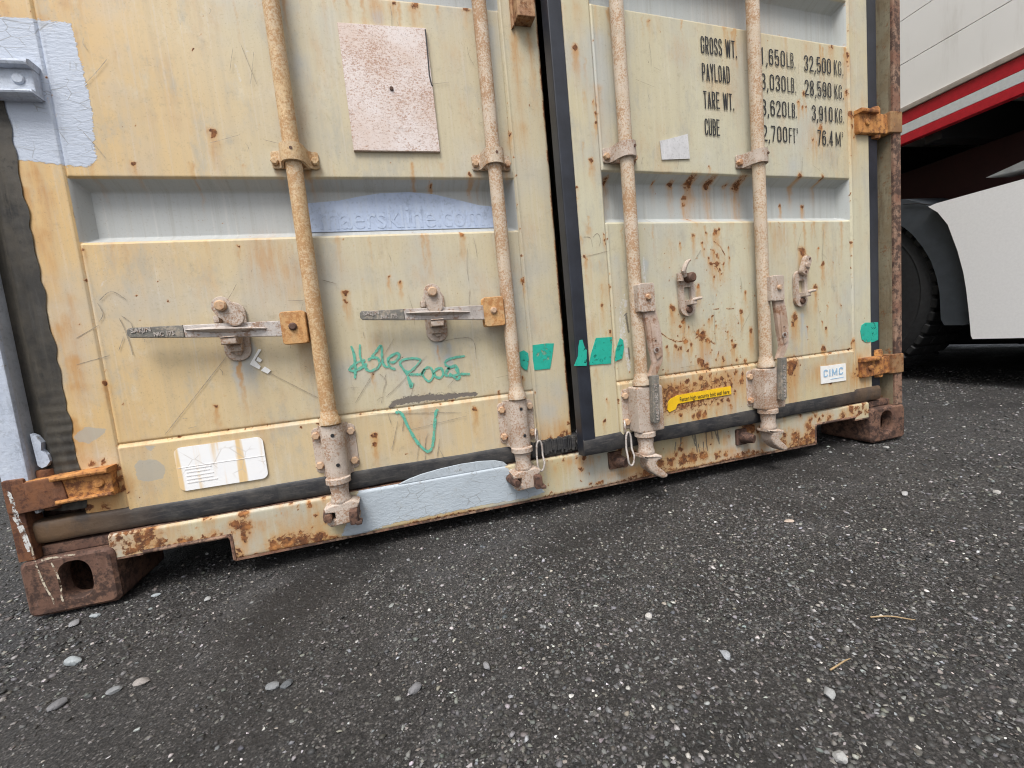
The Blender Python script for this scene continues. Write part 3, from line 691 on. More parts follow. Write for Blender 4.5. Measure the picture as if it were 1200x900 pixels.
def ground_h(X, Y):
    near = np.clip(1 - np.hypot(X - 1.2, Y + .2) / 4.5, 0, 1)
    h = (vnoise(X + 20, Y + 20, 3, 1.3) * .012 + vnoise(X + 20, Y + 20, 4, 5) * .008 + vnoise(X + 20, Y + 20, 5, 22) * .004) * near
    return h - .006
gx = np.concatenate([[-400, -80, -20, -8, -4], lin(-2.5, 4.8, .03), [6, 10, 25, 80, 400]])
gy = np.concatenate([[-400, -80, -20, -8, -3], lin(-1.6, 2.2, .03), [3, 5, 10, 25, 80, 400]])
GX, GY = np.meshgrid(gx, gy, indexing='ij')
GZ = ground_h(GX, GY)
gi = np.arange(GX.size).reshape(GX.shape)
me = bpy.data.meshes.new('ground')
me.from_pydata(np.stack([GX, GY, GZ], -1).reshape(-1, 3).tolist(), [],
               np.stack([gi[:-1, :-1], gi[1:, :-1], gi[1:, 1:], gi[:-1, 1:]], -1).reshape(-1, 4).tolist())
me.shade_smooth()
g_o = mesh_obj('ground', me, M['ground'], None)
tag(g_o, 'dark damp asphalt yard scattered with grit', 'ground', kind='structure')

def ico():
    t = bmesh.new()
    bmesh.ops.create_icosphere(t, subdivisions=1, radius=1)
    v = np.array([list(p.co) for p in t.verts])
    f = np.array([[q.index for q in p.verts] for p in t.faces])
    t.free()
    return v, f
ICO_V0, ICO_F0 = ico()

OCT_V = np.array([(1, 0, 0), (0, 1, 0), (-1, 0, 0), (0, -1, 0), (0, 0, 1), (.7, .7, .2), (-.7, -.7, .2)], float)
OCT_F = np.array([(0, 5, 4), (5, 1, 4), (1, 2, 4), (2, 6, 4), (6, 3, 4), (3, 0, 4)])

def scatter(name, P, size, tone, mat, flat=.55, small=False):
    k = len(P)
    ICO_V, ICO_F = (OCT_V, OCT_F) if small else (ICO_V0, ICO_F0)
    nv, nf = len(ICO_V), len(ICO_F)
    jit = 1 + rng.uniform(-.48, .42, (k, nv, 1))
    V = ICO_V[None] * jit
    V[..., 0] *= rng.uniform(.7, 1.3, (k, 1))
    V[..., 1] *= rng.uniform(.7, 1.2, (k, 1))
    V[..., 2] *= flat * rng.uniform(.7, 1.2, (k, 1))
    tx = rng.uniform(-.5, .5, k)
    c, s_ = np.cos(tx)[:, None], np.sin(tx)[:, None]
    y, z = V[..., 1].copy(), V[..., 2].copy()
    V[..., 1], V[..., 2] = y * c - z * s_, y * s_ + z * c
    a = rng.uniform(0, 6.283, k)
    c, s_ = np.cos(a)[:, None], np.sin(a)[:, None]
    x, y = V[..., 0].copy(), V[..., 1].copy()
    V[..., 0], V[..., 1] = x * c - y * s_, x * s_ + y * c
    V = V * size[:, None, None] + P[:, None, :]
    V[..., 2] += (size * flat * .35)[:, None]
    Fc = (ICO_F[None] + (np.arange(k) * nv)[:, None, None]).reshape(-1, 3)
    me = bpy.data.meshes.new(name)
    V = V.reshape(-1, 3)
    me.vertices.add(len(V))
    me.vertices.foreach_set('co', V.astype(np.float32).ravel())
    me.loops.add(len(Fc) * 3)
    me.loops.foreach_set('vertex_index', Fc.astype(np.int32).ravel())
    me.polygons.add(len(Fc))
    me.polygons.foreach_set('loop_start', np.arange(len(Fc), dtype=np.int32) * 3)
    me.update(calc_edges=True)
    at = me.attributes.new('tone', 'FLOAT_COLOR', 'POINT')
    T = np.concatenate([np.repeat(tone, nv, 0), np.ones((len(V), 1))], 1)
    at.data.foreach_set('color', T.astype(np.float32).ravel())
    return mesh_obj(name, me, mat, None)

NG = 130000
# denser close by, thinning outward; fewer in swept lanes; none under the container
px_ = rng.uniform(-1.0, 4.4, NG * 9)
py_ = rng.uniform(-1.0, 1.9, NG * 9)
far = np.hypot(px_ - .77, py_ + 1.06)
dens = np.clip(.55 / far ** 2, .05, 1) * (.12 + 1.5 * np.clip(vnoise(px_ + 9, py_ + 9, 8, 2.1) + vnoise(px_ + 9, py_ + 9, 18, 6) * .6 + .5, 0, 1) ** 1.7)
under = (px_ > .03) & (px_ < 2.41) & (py_ > .20)
unseen = (px_ + .05 < -.43 * (py_ + 1.06) / 1.6) & (py_ < .3)
keep = (rng.random(NG * 9) < dens) & ~under
px_, py_, far = px_[keep][:NG], py_[keep][:NG], far[keep][:NG]
k = len(px_)
sz = np.clip(rng.lognormal(math.log(.0017), .46, k), .0009, .0052) * np.clip(.70 + far * .32, .85, 2.0)
tone = rng.lognormal(math.log(.062), .75, k)
hi = rng.random(k) < .020
tone[hi] = rng.uniform(.22, .42, hi.sum())
tint = np.stack([1 + rng.normal(.03, .07, k), np.ones(k), 1 - rng.normal(.03, .07, k)], 1)
Tn = np.clip(tone[:, None] * tint, .012, .65)
gz = ground_h(px_, py_)
PP = np.stack([px_, py_, gz - .0004], 1)
big = sz > .0033
gr = scatter('gravel', PP[big], sz[big], Tn[big], M['gravel'])
tag(gr, 'loose gravel chippings strewn over the asphalt', 'gravel', kind='stuff')
gr = scatter('grit', PP[~big], sz[~big], Tn[~big], M['gravel'], .6, True)
tag(gr, 'fine dark grit covering the asphalt', 'grit', kind='stuff')

# ================================================================== CONTAINER
box = empty('shipping_container')
tag(box, 'weathered cream steel shipping container with rusty locking bars, right door ajar', 'container')
DR = .872 - .738
BANDS = [(.738, .872), (1.262, 1.396), (1.786, 1.920), (2.310, 2.444)]
TOP = 2.70

def door_heights(x0, xa, xb, x1, seed):
    """y of the pressed door skin: frame members, welded panel, pressed bands, bottom rail"""
    def fn(X, Z):
        Y = np.zeros_like(X)
        panel = (X > xa) & (X < xb)
        Y += np.where(panel, .0018, 0)
        # welded seams
        for xs in (xa, xb):
            Y += .0026 * np.exp(-((X - xs) / .0022) ** 2) - .0012 * np.exp(-((X - xs - .0055) / .003) ** 2)
        # bottom rail lip: the rail stands proud under a rolled edge
        lip = np.clip((.326 - Z) / .007, 0, 1)
        lip = lip * lip * (3 - 2 * lip)
        Y -= np.where(panel, .0055 * lip, 0)
        Y += np.where(panel, .003 * np.exp(-((Z - .3275) / .0018) ** 2), 0)
        # pressed bands
        for za, zb in BANDS:
            s = .021
            lo = np.clip((Z - za) / s, 0, 1)
            hi = np.clip((zb - Z) / s, 0, 1)
            g = lambda t: np.where(t < .12, 2.2 * t * t / .12 * .5, np.where(t > .88, 1 - 1.1 * (1 - t) ** 2 / .12, (t - .06) / .88))
            d = np.clip(np.minimum(g(lo), g(hi)), 0, 1)
            e1 = np.clip((X - xa - .001) / .016, 0, 1)
            e2 = np.clip((xb - .001 - X) / .016, 0, 1)
            d = np.minimum(d, np.minimum(e1, e2))
            Y += .036 * d
        # rolled outer edges of the door leaf
        for t in (X - x0, x1 - X):
            Y += .006 * np.clip(1 - t / .007, 0, 1) ** 2
        Y += vnoise(X + 5, Z + 5, seed, 3.1) * .0022 + vnoise(X + 5, Z + 5, seed + 1, 9) * .0008
        return Y
    return fn

def door_lines(x0, xa, xb, x1):
    xs = merge_lines(lin(x0, x1, .003), *[c + np.array([-.006, -.004, -.0025, -.0012, 0, .0012, .0025, .004, .006, .0085]) for c in (xa, xb)],
                     np.array([xa + .001, xa + .017, xb - .017, xb - .001]),
                     x0 + np.array([0, .001, .002, .004, .006]), x1 - np.array([0, .001, .002, .004, .006]))
    zl = [lin(.176, 1.46, .003), lin(1.47, TOP, .03), np.array([.319, .3205, .322, .3235, .3255, .3267, .3275, .3283, .330])]
    for a, b in BANDS:
        for c, sg in ((a, 1), (b, -1)):
            zl.append(c + sg * np.array([0, .0009, .0018, .0026, .005, .0105, .016, .0184, .0195, .021]))
    return xs, merge_lines(*zl)

def bands_fade(mk, xa, xb, k=1.):
    for za, zb in BANDS:
        ins = (mk.Z > za + .005) & (mk.Z < zb - .004) & (mk.X > xa) & (mk.X < xb)
        mk.a['fade'] = np.where(ins, np.maximum(mk.a['fade'], k), mk.a['fade']).astype(np.float32)

def seam_rust(mk, xs, seed, amt):
    r = np.random.default_rng(seed)
    rows = []
    for x in xs:
        for _ in range(int(70 * amt)):
            rows.append((x * 1000 + r.normal(0, 2.), r.uniform(200, 1400), r.uniform(1.5, 4), r.uniform(.4, 1.), r.choice([0, 0, 15, 30])))
    mk.spots('rust', rows)
    for x in xs:
        d = np.abs(mk.X - x)
        mk.a['dark'] = np.maximum(mk.a['dark'], (.42 * np.exp(-(d / .0016) ** 2) * (.6 + vnoise(mk.X * 0 + 3, mk.Z, seed, 30))).astype(np.float32))

# ---- left leaf
DL = empty('door', (0, .02, 0), 0, box)
DL['label'] = 'closed left door leaf, yellowed cream paint'
def left_masks(mk):
    mk.a['warm'] = np.clip(1.05 - (mk.X - .11) / .42 + (mk.Z - .6) * .35 + vnoise(mk.X, mk.Z, 31, 5) * .5, 0, 1).astype(np.float32) * .85
    mk.a['warm'] = np.maximum(mk.a['warm'], (.35 * np.clip((.34 - mk.Z) / .05, 0, 1)).astype(np.float32))
    bands_fade(mk, .19, 1.115)
    mk.spots('fade', [(432, 470, 14, .9, 130), (452, 468, 10, .8, 110), (876, 470, 12, .9, 100), (905, 470, 8, .7, 90)])
    mk.spots('stain', [(440, 475, 5, 1., 150), (878, 468, 4, .9, 80), (613, 190, 30, .5, 0), (575, 885, 10, .5, 60), (655, 885, 10, .5, 60), (1020, 885, 8, .5, 60), (1100, 885, 8, .5, 60)])
    r9 = np.random.default_rng(91)
    mk.spots('stain', [(r9.uniform(112, 150), r9.uniform(330, 1250), r9.uniform(8, 22), r9.uniform(.4, .95), r9.uniform(40, 220)) for _ in range(26)])
    mk.spots('stain', [(r9.uniform(195, 1110), r9.choice([738., 1262., 1255., 900.]), r9.uniform(3, 9), r9.uniform(.3, .8), r9.uniform(40, 200)) for _ in range(46)])
    mk.spots('rust', F['rustL'], 1.15)
    mk.spots('stain', F['stainL'])
    mk.spots('fade', F['fadeL'], 1.3)
    mk.lines('grey', F['greyL'], 1., 1.5)
    mk.lines('white', F['whiteL'], .55)
    mk.poly('chip', F['patchL'])
    mk.poly('blue', F['blueL'])
    seam_rust(mk, (.19, 1.115), 5, .35)
    mk.spots('stain', [(x, z - r_ * .3, r_ * 1.5, .75 * k_, max(st, r_ * 14)) for x, z, r_, k_, st in F['rustL'] if r_ > 4])
    r = np.random.default_rng(21)
    mk.spots('rust', [(r.uniform(200, 1100), r.uniform(200, 1300), r.uniform(1.2, 2.6), r.uniform(.6, 1), 0) for _ in range(90)])
    mk.spots('rust', [(r.uniform(200, 1110), 327 + r.normal(0, 1.5), r.uniform(1.5, 4), r.uniform(.4, .9), 0) for _ in range(80)])
    mk.spots('stain', [(r.uniform(200, 1110), 322, r.uniform(8, 25), r.uniform(.2, .45), r.uniform(0, 60)) for _ in range(40)])
    # corroded corner by the lower right of the leaf and the hinge
    mk.spots('rust', [(1180, 190, 16, .9, 0), (1200, 200, 14, .9, 0), (1150, 188, 14, .8, 0), (1125, 188, 10, .7, 0), (1207, 225, 9, .8, 0)])
    mk.spots('stain', [(1180, 210, 40, .6, 0), (1140, 205, 40, .5, 0), (150, 215, 50, .9, 0), (120, 200, 40, .9, 0), (190, 240, 30, .7, 0)])
    mk.spots('rust', [(186, 255, 12, .9, 0), (188, 232, 12, .9, 0), (182, 278, 10, .9, 0), (140, 296, 12, .8, 0), (160, 294, 10, .8, 0), (120, 205, 18, .8, 0), (150, 200, 16, .8, 0)])
    e = np.exp(-((mk.X - 1.213) / .005) ** 2) * np.clip(.75 + vnoise(mk.X * 0, mk.Z, 9, 40) * 1.2, 0, 1)
    mk.a['rust'] = np.maximum(mk.a['rust'], e.astype(np.float32))
    for z0 in (.872, 1.396):
        pass
xs, zs = door_lines(.112, .19, 1.115, 1.215)
leaf_l = grid_mesh('leaf', xs, zs, door_heights(.112, .19, 1.115, 1.215, 41), M['door_l'], DL, (0, 0, 0), left_masks, back=.05)

# ---- right leaf, hinged on the right post and standing a few degrees open
HX = 2.37
DRT = empty('door', (HX, .02, 0), math.atan2(.0601, 1.15), box)
DRT['label'] = 'right door leaf standing slightly ajar, rust speckled'
OFR = (-HX, 0, 0)
def right_masks(mk):
    mk.a['warm'] = np.clip(.25 + vnoise(mk.X, mk.Z, 33, 4) * .8 + np.clip((.36 - mk.Z) / .1, 0, 1) * .4, 0, 1).astype(np.float32)
    bands_fade(mk, 1.33, 2.23)
    mk.spots('rust', [(x, z, r_, k_, max(st, r_ * 7) if (x * 7 + z) % 3 == 0 else st) for x, z, r_, k_, st in F['rustR']], 1.1)
    mk.lines('rust', F['rustlineR'], .85)
    mk.spots('stain', F['stainR'])
    mk.spots('fade', F['fadeR'], 1.3)
    mk.lines('dark', [q for q in F['darkR'] if q[0] > 3], .7)
    mk.lines('white', F['whiteR'], .9)
    seam_rust(mk, (1.33, 2.23), 6, .5)
    mk.spots('stain', [(x, z - r_ * .3, r_ * 1.4, .8 * k_, max(st, r_ * 12)) for x, z, r_, k_, st in F['rustR'] if r_ > 3.5])
    mk.plateau('stain', 1.40, 1.86, .19, .36, .75, .07)
    r9 = np.random.default_rng(92)
    mk.spots('stain', [(r9.uniform(1340, 2225), r9.choice([738., 730., 1262., 1250.]), r9.uniform(3, 9), r9.uniform(.3, .8), r9.uniform(40, 220)) for _ in range(50)])
    mk.spots('stain', [(r9.uniform(1255, 1320), r9.uniform(300, 1300), r9.uniform(4, 10), r9.uniform(.3, .7), r9.uniform(40, 160)) for _ in range(16)])
    mk.plateau('stain', 1.86, 2.25, .20, .33, .5, .05)
    r = np.random.default_rng(22)
    # spray of small pits round the catch plates and the bottom rail
    mk.spots('rust', [(r.normal(1640, 140), r.normal(430, 90), r.uniform(1.2, 3.4), r.uniform(.6, 1), r.choice([0, 0, 0, 15])) for _ in range(200)])
    mk.spots('rust', [(r.uniform(1340, 2220), r.uniform(205, 730), r.uniform(1.2, 2.8), r.uniform(.6, 1), 0) for _ in range(170)])
    mk.plateau('rust', 1.43, 1.79, .195, .330, .62, .04)
    mk.plateau('rust', 1.90, 1.99, .225, .335, .55, .03)
    mk.plateau('rust', 1.47, 1.80, .33, .52, .34, .08)
    mk.plateau('rust', 1.60, 1.76, .52, .735, .30, .06)
    mk.spots('rust', [(r.uniform(1450, 1790), r.uniform(215, 322), r.uniform(2., 6), r.uniform(.4, .8), 0) for _ in range(70)])
    mk.spots('rust', [(r.uniform(1340, 2225), 327 + r.normal(0, 1.8), r.uniform(1.5, 4.5), r.uniform(.5, 1), 0) for _ in range(200)])
    mk.spots('rust', [(r.uniform(1260, 2300), r.uniform(200, 1350), r.uniform(1., 2.4), r.uniform(.6, 1), 0) for _ in range(120)])
    mk.spots('stain', [(r.uniform(1340, 2225), 322, r.uniform(8, 30), r.uniform(.25, .5), r.uniform(0, 70)) for _ in range(50)])
    mk.spots('stain', [(1780, 260, 60, .5, 0), (2240, 240, 60, .8, 0), (2280, 215, 50, .7, 0), (2245, 1010, 30, .6, 200), (2260, 300, 20, .7, 0)])
    mk.spots('rust', [(2247, 262, 9, .9, 0), (2250, 240, 8, .9, 0), (2245, 1030, 8, .9, 0), (2250, 1000, 8, .8, 0), (2248, 1060, 7, .8, 0)])
xs, zs = door_lines(1.25, 1.33, 2.23, 2.322)
leaf_r = grid_mesh('leaf', xs, zs, door_heights(1.25, 1.33, 2.23, 2.322, 47), M['door_r'], DRT, OFR, right_masks, back=.05)

def SUB(mb, name, mat, door, smooth=40):
    return mb.build(name, mat, door, OFR if door is DRT else (0, 0, 0), smooth)

# ---- rubber gaskets
def strip_profile(prof, x0, x1, n, wob=0., seed=1):
    """profile (y, z) swept along x with a little waviness"""
    V, Fc = [], []
    r = random.Random(seed)
    ph = [r.uniform(0, 6) for _ in range(3)]
    k = len(prof)
    for i in range(n + 1):
        x = x0 + (x1 - x0) * i / n
        w = wob * (math.sin(x * 9 + ph[0]) + .6 * math.sin(x * 23 + ph[1]) + .4 * math.sin(x * 51 + ph[2]))
        for j, (y, z) in enumerate(prof):
            V.append((x, y + w * .5, z + w))
    for i in range(n):
        for j in range(k):
            a, b = i * k + j, i * k + (j + 1) % k
            Fc.append((a, b, b + k, a + k))
    Fc.append(tuple(range(k - 1, -1, -1)))
    Fc.append(tuple(range(n * k, n * k + k)))
    mb = MB().quads(V, Fc)
    bmesh.ops.recalc_face_normals(mb.bm, faces=mb.bm.faces[:])
    return mb
BG = [(.03, .192), (-.001, .192), (-.007, .189), (-.013, .184), (-.0155, .176), (-.0165, .168), (-.0155, .160), (-.011, .151), (-.004, .146), (.03, .143)]
BGL = [(.03, .192), (.0, .192), (-.003, .190), (-.006, .186), (-.0075, .178), (-.0075, .160), (-.006, .151), (-.002, .146), (.03, .143)]
BG = [(y * .42 if y < 0 else y, z) for y, z in BG]
SUB(strip_profile(BGL, .022, 1.232, 90, .0014, 3), 'gasket', M['rubber'], DL)
SUB(strip_profile(BG, 1.215, 2.350, 90, .0009, 4), 'gasket', M['rubber_r'], DRT)
SUB(MB().prism([(.742, .141), (.770, .150), (.800, .157), (.850, .163), (.900, .166), (.950, .165), (.990, .160), (1.012, .152), (1.022, .141)], -.0096, -.004, .0008), 'paint_lap', M['blue_sill'], DL, 0)
# hinge-side gasket of the left leaf: swollen and rippled
V, Fc = [], []
nz_, nx_ = 260, 9
for i in range(nz_ + 1):
    z = .205 + (TOP - .205) * (i / nz_) ** 1.6
    rip = .0018 * math.sin(z * 310) * max(0, min(1, (.50 - z) / .12)) + .0015 * math.sin(z * 260) * max(0, min(1, (.90 - abs(z - .80) * 6 - .3)))
    wv = .0035 * math.sin(z * 37) + .0022 * math.sin(z * 83 + 1)
    for j in range(nx_ + 1):
        t = j / nx_
        x = .044 + t * (.0735 + abs(wv))
        y = .020 - .022 * math.sin(min(1, t * 1.6) * math.pi / 2) ** 2 - rip * (t > .35) * .6 + .006 * math.exp(-((t - .55) / .06) ** 2)
        V.append((x, y, z))
for i in range(nz_):
    for j in range(nx_):
        a = i * (nx_ + 1) + j
        Fc.append((a, a + 1, a + nx_ + 2, a + nx_ + 1))
SUB(MB().quads(V, Fc), 'gasket', M['rubber_old'], DL, 60)
SUB(MB().prism([(x / 1000, z / 1000) for x, z in [(52, 372), (60, 366), (67, 352), (64, 336), (73, 326), (75, 312), (68, 303), (60, 300), (54, 306)]], -.0022, .01, 0), 'paint_daub', M['blue'], DL, 0)
# lip on the meeting edge of the right leaf, and its hinge side
SUB(MB().prism([(1.214, .150), (1.252, .150), (1.252, TOP), (1.214, TOP)], -.004, .03, .004, seg=2), 'gasket', M['rubber_edge'], DRT)
SUB(MB().prism([(2.318, .16), (2.368, .16), (2.368, TOP), (2.318, TOP)], .004, .05, .006, seg=2), 'gasket', M['rubber_edge'], DRT)
# crushed, scorched end of the bottom gasket near the meeting edge
V = []
mb = MB()
for i in range(26):
    x = 1.085 + i * .0052
    mb.box(x, x + random.uniform(.004, .009), -.012 - random.uniform(0, .005), -.002, .150 + random.uniform(0, .012), .186 + random.uniform(0, .01), .002)
SUB(mb, 'torn_gasket', M['rubber'], DL)

# ---- locking bars
BAR = {1: (.6125, DL), 2: (1.0585, DL), 3: (1.384, DRT), 4: (1.814, DRT)}
BY = -.032
def locking_bar(i):
    bx, door = BAR[i]
    m = M['bar_orange'] if i == 1 else M['bar']
    SUB(MB().lathe([(.0168, .30), (.0168, TOP - .05)], (bx, BY), 24), 'locking_bar', m, door)
    SUB(MB().lathe([(.0185, .345), (.0195, .333), (.0235, .327), (.0235, .316), (.021, .314)], (bx, BY), 24), 'collar', m, door)
    fit = M['fitting']
    # guide clamps
    for zb in (.905, 1.62, 2.2):
        mb = MB()
        pts = rrect(bx - .0485, bx + .0485, zb - .018, zb + .018, .005, 3)
        mb.prism(pts, -.0045, .0, .001)
        arc = []
        for k in range(15):
            a = math.pi * k / 14
            arc.append((bx - math.cos(a) * .0245, BY - math.sin(a) * .0245))
        outer = [(bx - .036, -.004)] + [(bx - .029, -.010)] + arc[1:-1] + [(bx + .029, -.010), (bx + .036, -.004)]
        inner = [(bx - .030, 0.)] + [(bx - .0235, -.010)] + [(bx - math.cos(math.pi * k / 14) * .0185, BY - math.sin(math.pi * k / 14) * .0185) for k in range(1, 14)] + [(bx + .0235, -.010), (bx + .030, 0.)]
        V, Fc = [], []
        n = len(outer)
        for z in (zb - .018, zb + .018):
            V += [(x, y, z) for x, y in outer] + [(x, y, z) for x, y in inner]
        for k in range(n - 1):
            Fc += [(k, k + 1, 2 * n + k + 1, 2 * n + k), (n + k, 3 * n + k, 3 * n + k + 1, n + k + 1),
                   (k, n + k, n + k + 1, k + 1), (2 * n + k, 2 * n + k + 1, 3 * n + k + 1, 3 * n + k)]
        t = MB().quads(V, Fc)
        bmesh.ops.recalc_face_normals(t.bm, faces=t.bm.faces[:])
        me = bpy.data.meshes.new('q')
        t.bm.to_mesh(me)
        mb.bm.from_mesh(me)
        bpy.data.meshes.remove(me)
        SUB(mb, 'bar_bracket', m if i < 3 else fit, door, 35)
        if zb > 1:
            continue
        for s in (-1, 1):
            SUB(MB().pin(bx + s * .041, zb - .004, -.014, -.003, .0085, 6, .002), 'bolt', M['bolt'] if i > 1 else M['bar_orange'], door, 25)
        SUB(MB().pin(bx + (.002 if i < 3 else .010), zb + .004, -.0572, -.050, .0034, 10), 'bolt', M['bolt_dark'], door)
    # bottom housing
    mb = MB()
    mb.prism(rrect(bx - .048, bx + .048, .199, .307, .011, 4), -.006, 0, .0012)
    if i < 3:
        prof = []
        for k in range(17):
            a = math.pi * k / 16
            prof.append((bx - math.cos(a) * .0255, BY + .006 - math.sin(a) * .0235))
        prof = [(bx - .033, -.005), (bx - .0275, -.012)] + prof[1:-1] + [(bx + .0275, -.012), (bx + .033, -.005)]
        V = [(x, y, z) for z in (.190, .193, .309, .312) for x, y in prof]
        n = len(prof)
        Fc = [(r_ * n + k, r_ * n + k + 1, (r_ + 1) * n + k + 1, (r_ + 1) * n + k) for r_ in range(3) for k in range(n - 1)]
        Fc += [tuple(range(n)), tuple(range(3 * n, 4 * n))[::-1]]
        t = MB().quads(V, Fc)
    else:
        t = MB().box(bx - .030, bx + .050, -.052, -.003, .191, .312, .006)
    bmesh.ops.recalc_face_normals(t.bm, faces=t.bm.faces[:])
    me = bpy.data.meshes.new('q')
    t.bm.to_mesh(me)
    t.bm.free()
    mb.bm.from_mesh(me)
    bpy.data.meshes.remove(me)
    mb.lathe([(.024, .192), (.0275, .190), (.0275, .179), (.024, .177)], (bx, BY), 24)
    SUB(mb, 'bar_housing', fit, door, 35)
    for s in (-1, 1):
        if i > 2 and s > 0:
            continue
        for z in (.289, .218):
            SUB(MB().pin(bx + s * .0385, z, -.015, -.005, .0095, 6, .0022), 'bolt', M['bolt'], door, 25)
    if i < 3:
        for z, dx in ((.291, .003), (.222, .006)):
            SUB(MB().pin(bx + dx, z, -.0502, -.046, .0042, 10), 'dark_hole_disc', M['black'], door)  # raised black disc, its colour stands in for the shade inside a hole
    # spindle and cam
    mb = MB()
    mb.lathe([(.0215, .180), (.0205, .165), (.019, .152), (.0215, .140), (.0225, .134), (.019, .128)], (bx, BY), 22)
    if i < 3:
        mb.prism([(bx - .022, .132), (bx + .026, .136), (bx + .040, .128), (bx + .036, .118), (bx + .020, .116), (bx + .019, .098), (bx + .038, .096),
                  (bx + .036, .086), (bx - .026, .082), (bx - .034, .090), (bx - .030, .097), (bx - .014, .099), (bx - .014, .114), (bx - .034, .116), (bx - .036, .126)],
                 -.054, -.012, .004, seg=2)
        mb.lathe([(.016, .128), (.018, .11), (.017, .088)], (bx, BY), 16)
    else:
        mb.prism([(bx - .030, .136), (bx - .012, .130), (bx + .014, .131), (bx + .032, .124), (bx + .033, .116), (bx + .018, .112), (bx + .012, .106), (bx + .020, .094),
                  (bx + .036, .081), (bx + .046, .070), (bx + .044, .062), (bx + .030, .062), (bx + .010, .073), (bx - .010, .090), (bx - .015, .106), (bx - .013, .118), (bx - .030, .128)],
                 -.058, -.020, .006, seg=3)
        mb.lathe([(.017, .130), (.015, .118), (.014, .098)], (bx, BY), 16)
    SUB(mb, 'cam', fit, door, 45)
for i in BAR:
    locking_bar(i)

# ---- handles and catches, left leaf (closed, lying level)
def level_handle(x0, z_l0, z_l1, x1, z_r0, z_r1, dark_pin, flap_tilt, cx, letters):
    yb = -.030
    xm = x0 + .098
    zc = lambda x: ((z_l0 + z_l1) + ((z_r0 + z_r1) - (z_l0 + z_l1)) * (x - x0) / (x1 - x0)) / 2
    mb = MB()
    h0 = (z_l1 - z_l0) / 2
    hm = h0 + .003
    mb.prism([(x0 + .004, zc(x0) - h0), (xm, zc(xm) - hm), (xm, zc(xm) + hm), (x0 + .004, zc(x0) + h0), (x0, zc(x0) + h0 - .005), (x0, zc(x0) - h0 + .005)], yb - .009, yb + .001, .002, seg=2)
    g = SUB(mb, 'handle_grip', M['grip'], DL)
    mb = MB()
    hr = (z_r1 - z_r0) / 2
    mb.prism([(xm, zc(xm) - hm), (x1, zc(x1) - hr), (x1, zc(x1) + hr), (xm, zc(xm) + hm)], yb - .008, yb, .0022, seg=2)
    # long raised rib
    V, Fc = [], []
    n = 14
    for i in range(n + 1):
        t = i / n
        x = xm + .004 + t * .150
        w = max(.0004, .0075 * math.sin(math.pi * min(1, t * .9 + .05)) ** .7)
        z = zc(x) + .002 - .001 * t
        V += [(x, yb - .007, z - w), (x, yb - .008 - w * 1.9, z + w * .1), (x, yb - .007, z + w)]
    for i in range(n):
        for j in range(2):
            a = i * 3 + j
            Fc.append((a, a + 3, a + 4, a + 1))
    mb.quads(V, Fc)
    SUB(mb, 'handle', M['galv'], DL)
    if letters:
        for body, dx, dz, w in letters:
            me = text_mesh(body, .0085, w, .0007, .02)
            mesh_obj('embossed_letters', me, M['galv'], DL, (x0 + dx, yb - .0096, zc(x0 + dx) + dz))
    # pivot block clamped to the bar
    mb = MB()
    mb.prism(rrect(x1 - .004, x1 + .047, zc(x1) - .036, zc(x1) + .035, .007, 4), yb - .018, yb - .013, .0015)
    mb.prism(rrect(x1 - .004, x1 + .047, zc(x1) - .036, zc(x1) + .035, .007, 4), yb + .004, yb + .010, .0015)
    mb.box(x1 + .038, x1 + .047, yb - .016, yb + .006, zc(x1) - .034, zc(x1) + .033, .002)
    SUB(mb, 'handle_hub', M['hub'], DL)
    SUB(MB().pin(x1 + .020, zc(x1) + .002, yb - .024, yb - .015, .0085, 16, .003), 'bolt', M['bolt_dark'] if dark_pin else M['bolt'], DL)
    # catch plate with saddle and swinging flap
    zt = zc(cx)
    mb = MB()
    mb.prism(rrect(cx - .025, cx + .027, zt - .066, zt + .062, .0235, 6), -.005, 0, .0012)
    mb.prism([(cx - .015, zt - .030), (cx + .015, zt - .030), (cx + .015, zt - .016), (cx - .015, zt - .016)], -.050, -.004, .003, seg=2)
    mb.prism([(cx - .015, zt - .016), (cx + .015, zt - .016), (cx + .015, zt - .0135), (cx - .015, zt - .0135)], -.052, -.040, .001)
    mb.prism([(cx - .013, zt - .046), (cx + .013, zt - .046), (cx + .015, zt - .030), (cx - .015, zt - .030)], -.022, -.004, .003, seg=2)
    mb.box(cx - .032, cx - .02, -.020, -.004, zt + .018, zt + .034, .003)
    SUB(mb, 'handle_catch', M['fitting'], DL)
    SUB(MB().pin(cx + .003, zt - .046, -.014, -.004, .009, 6, .002), 'bolt', M['fitting'], DL, 25)
    px, pz = cx - .004, zt + .050
    pts = []
    for k in range(14):
        a = R(20 + 140 * k / 13)
        pts.append((.0195 * math.cos(a), .0195 * math.sin(a)))
    pts += [(-.021, -.010), (-.018, -.028)]
    for k in range(9):
        a = R(200 + 140 * k / 8)
        pts.append((.001 + .0175 * math.cos(a), -.034 + .0165 * math.sin(a)))
    pts += [(.021, -.018)]
    c, s_ = math.cos(flap_tilt), math.sin(flap_tilt)
    pts = [(px + x * c - z * s_, pz + x * s_ + z * c) for x, z in pts]
    SUB(MB().prism(pts, -.047, -.040, .002, seg=2), 'catch_flap', M['fitting'], DL)
    SUB(MB().pin(px, pz, -.056, -.002, .0115, 18, .003), 'bolt', M['bolt'], DL)

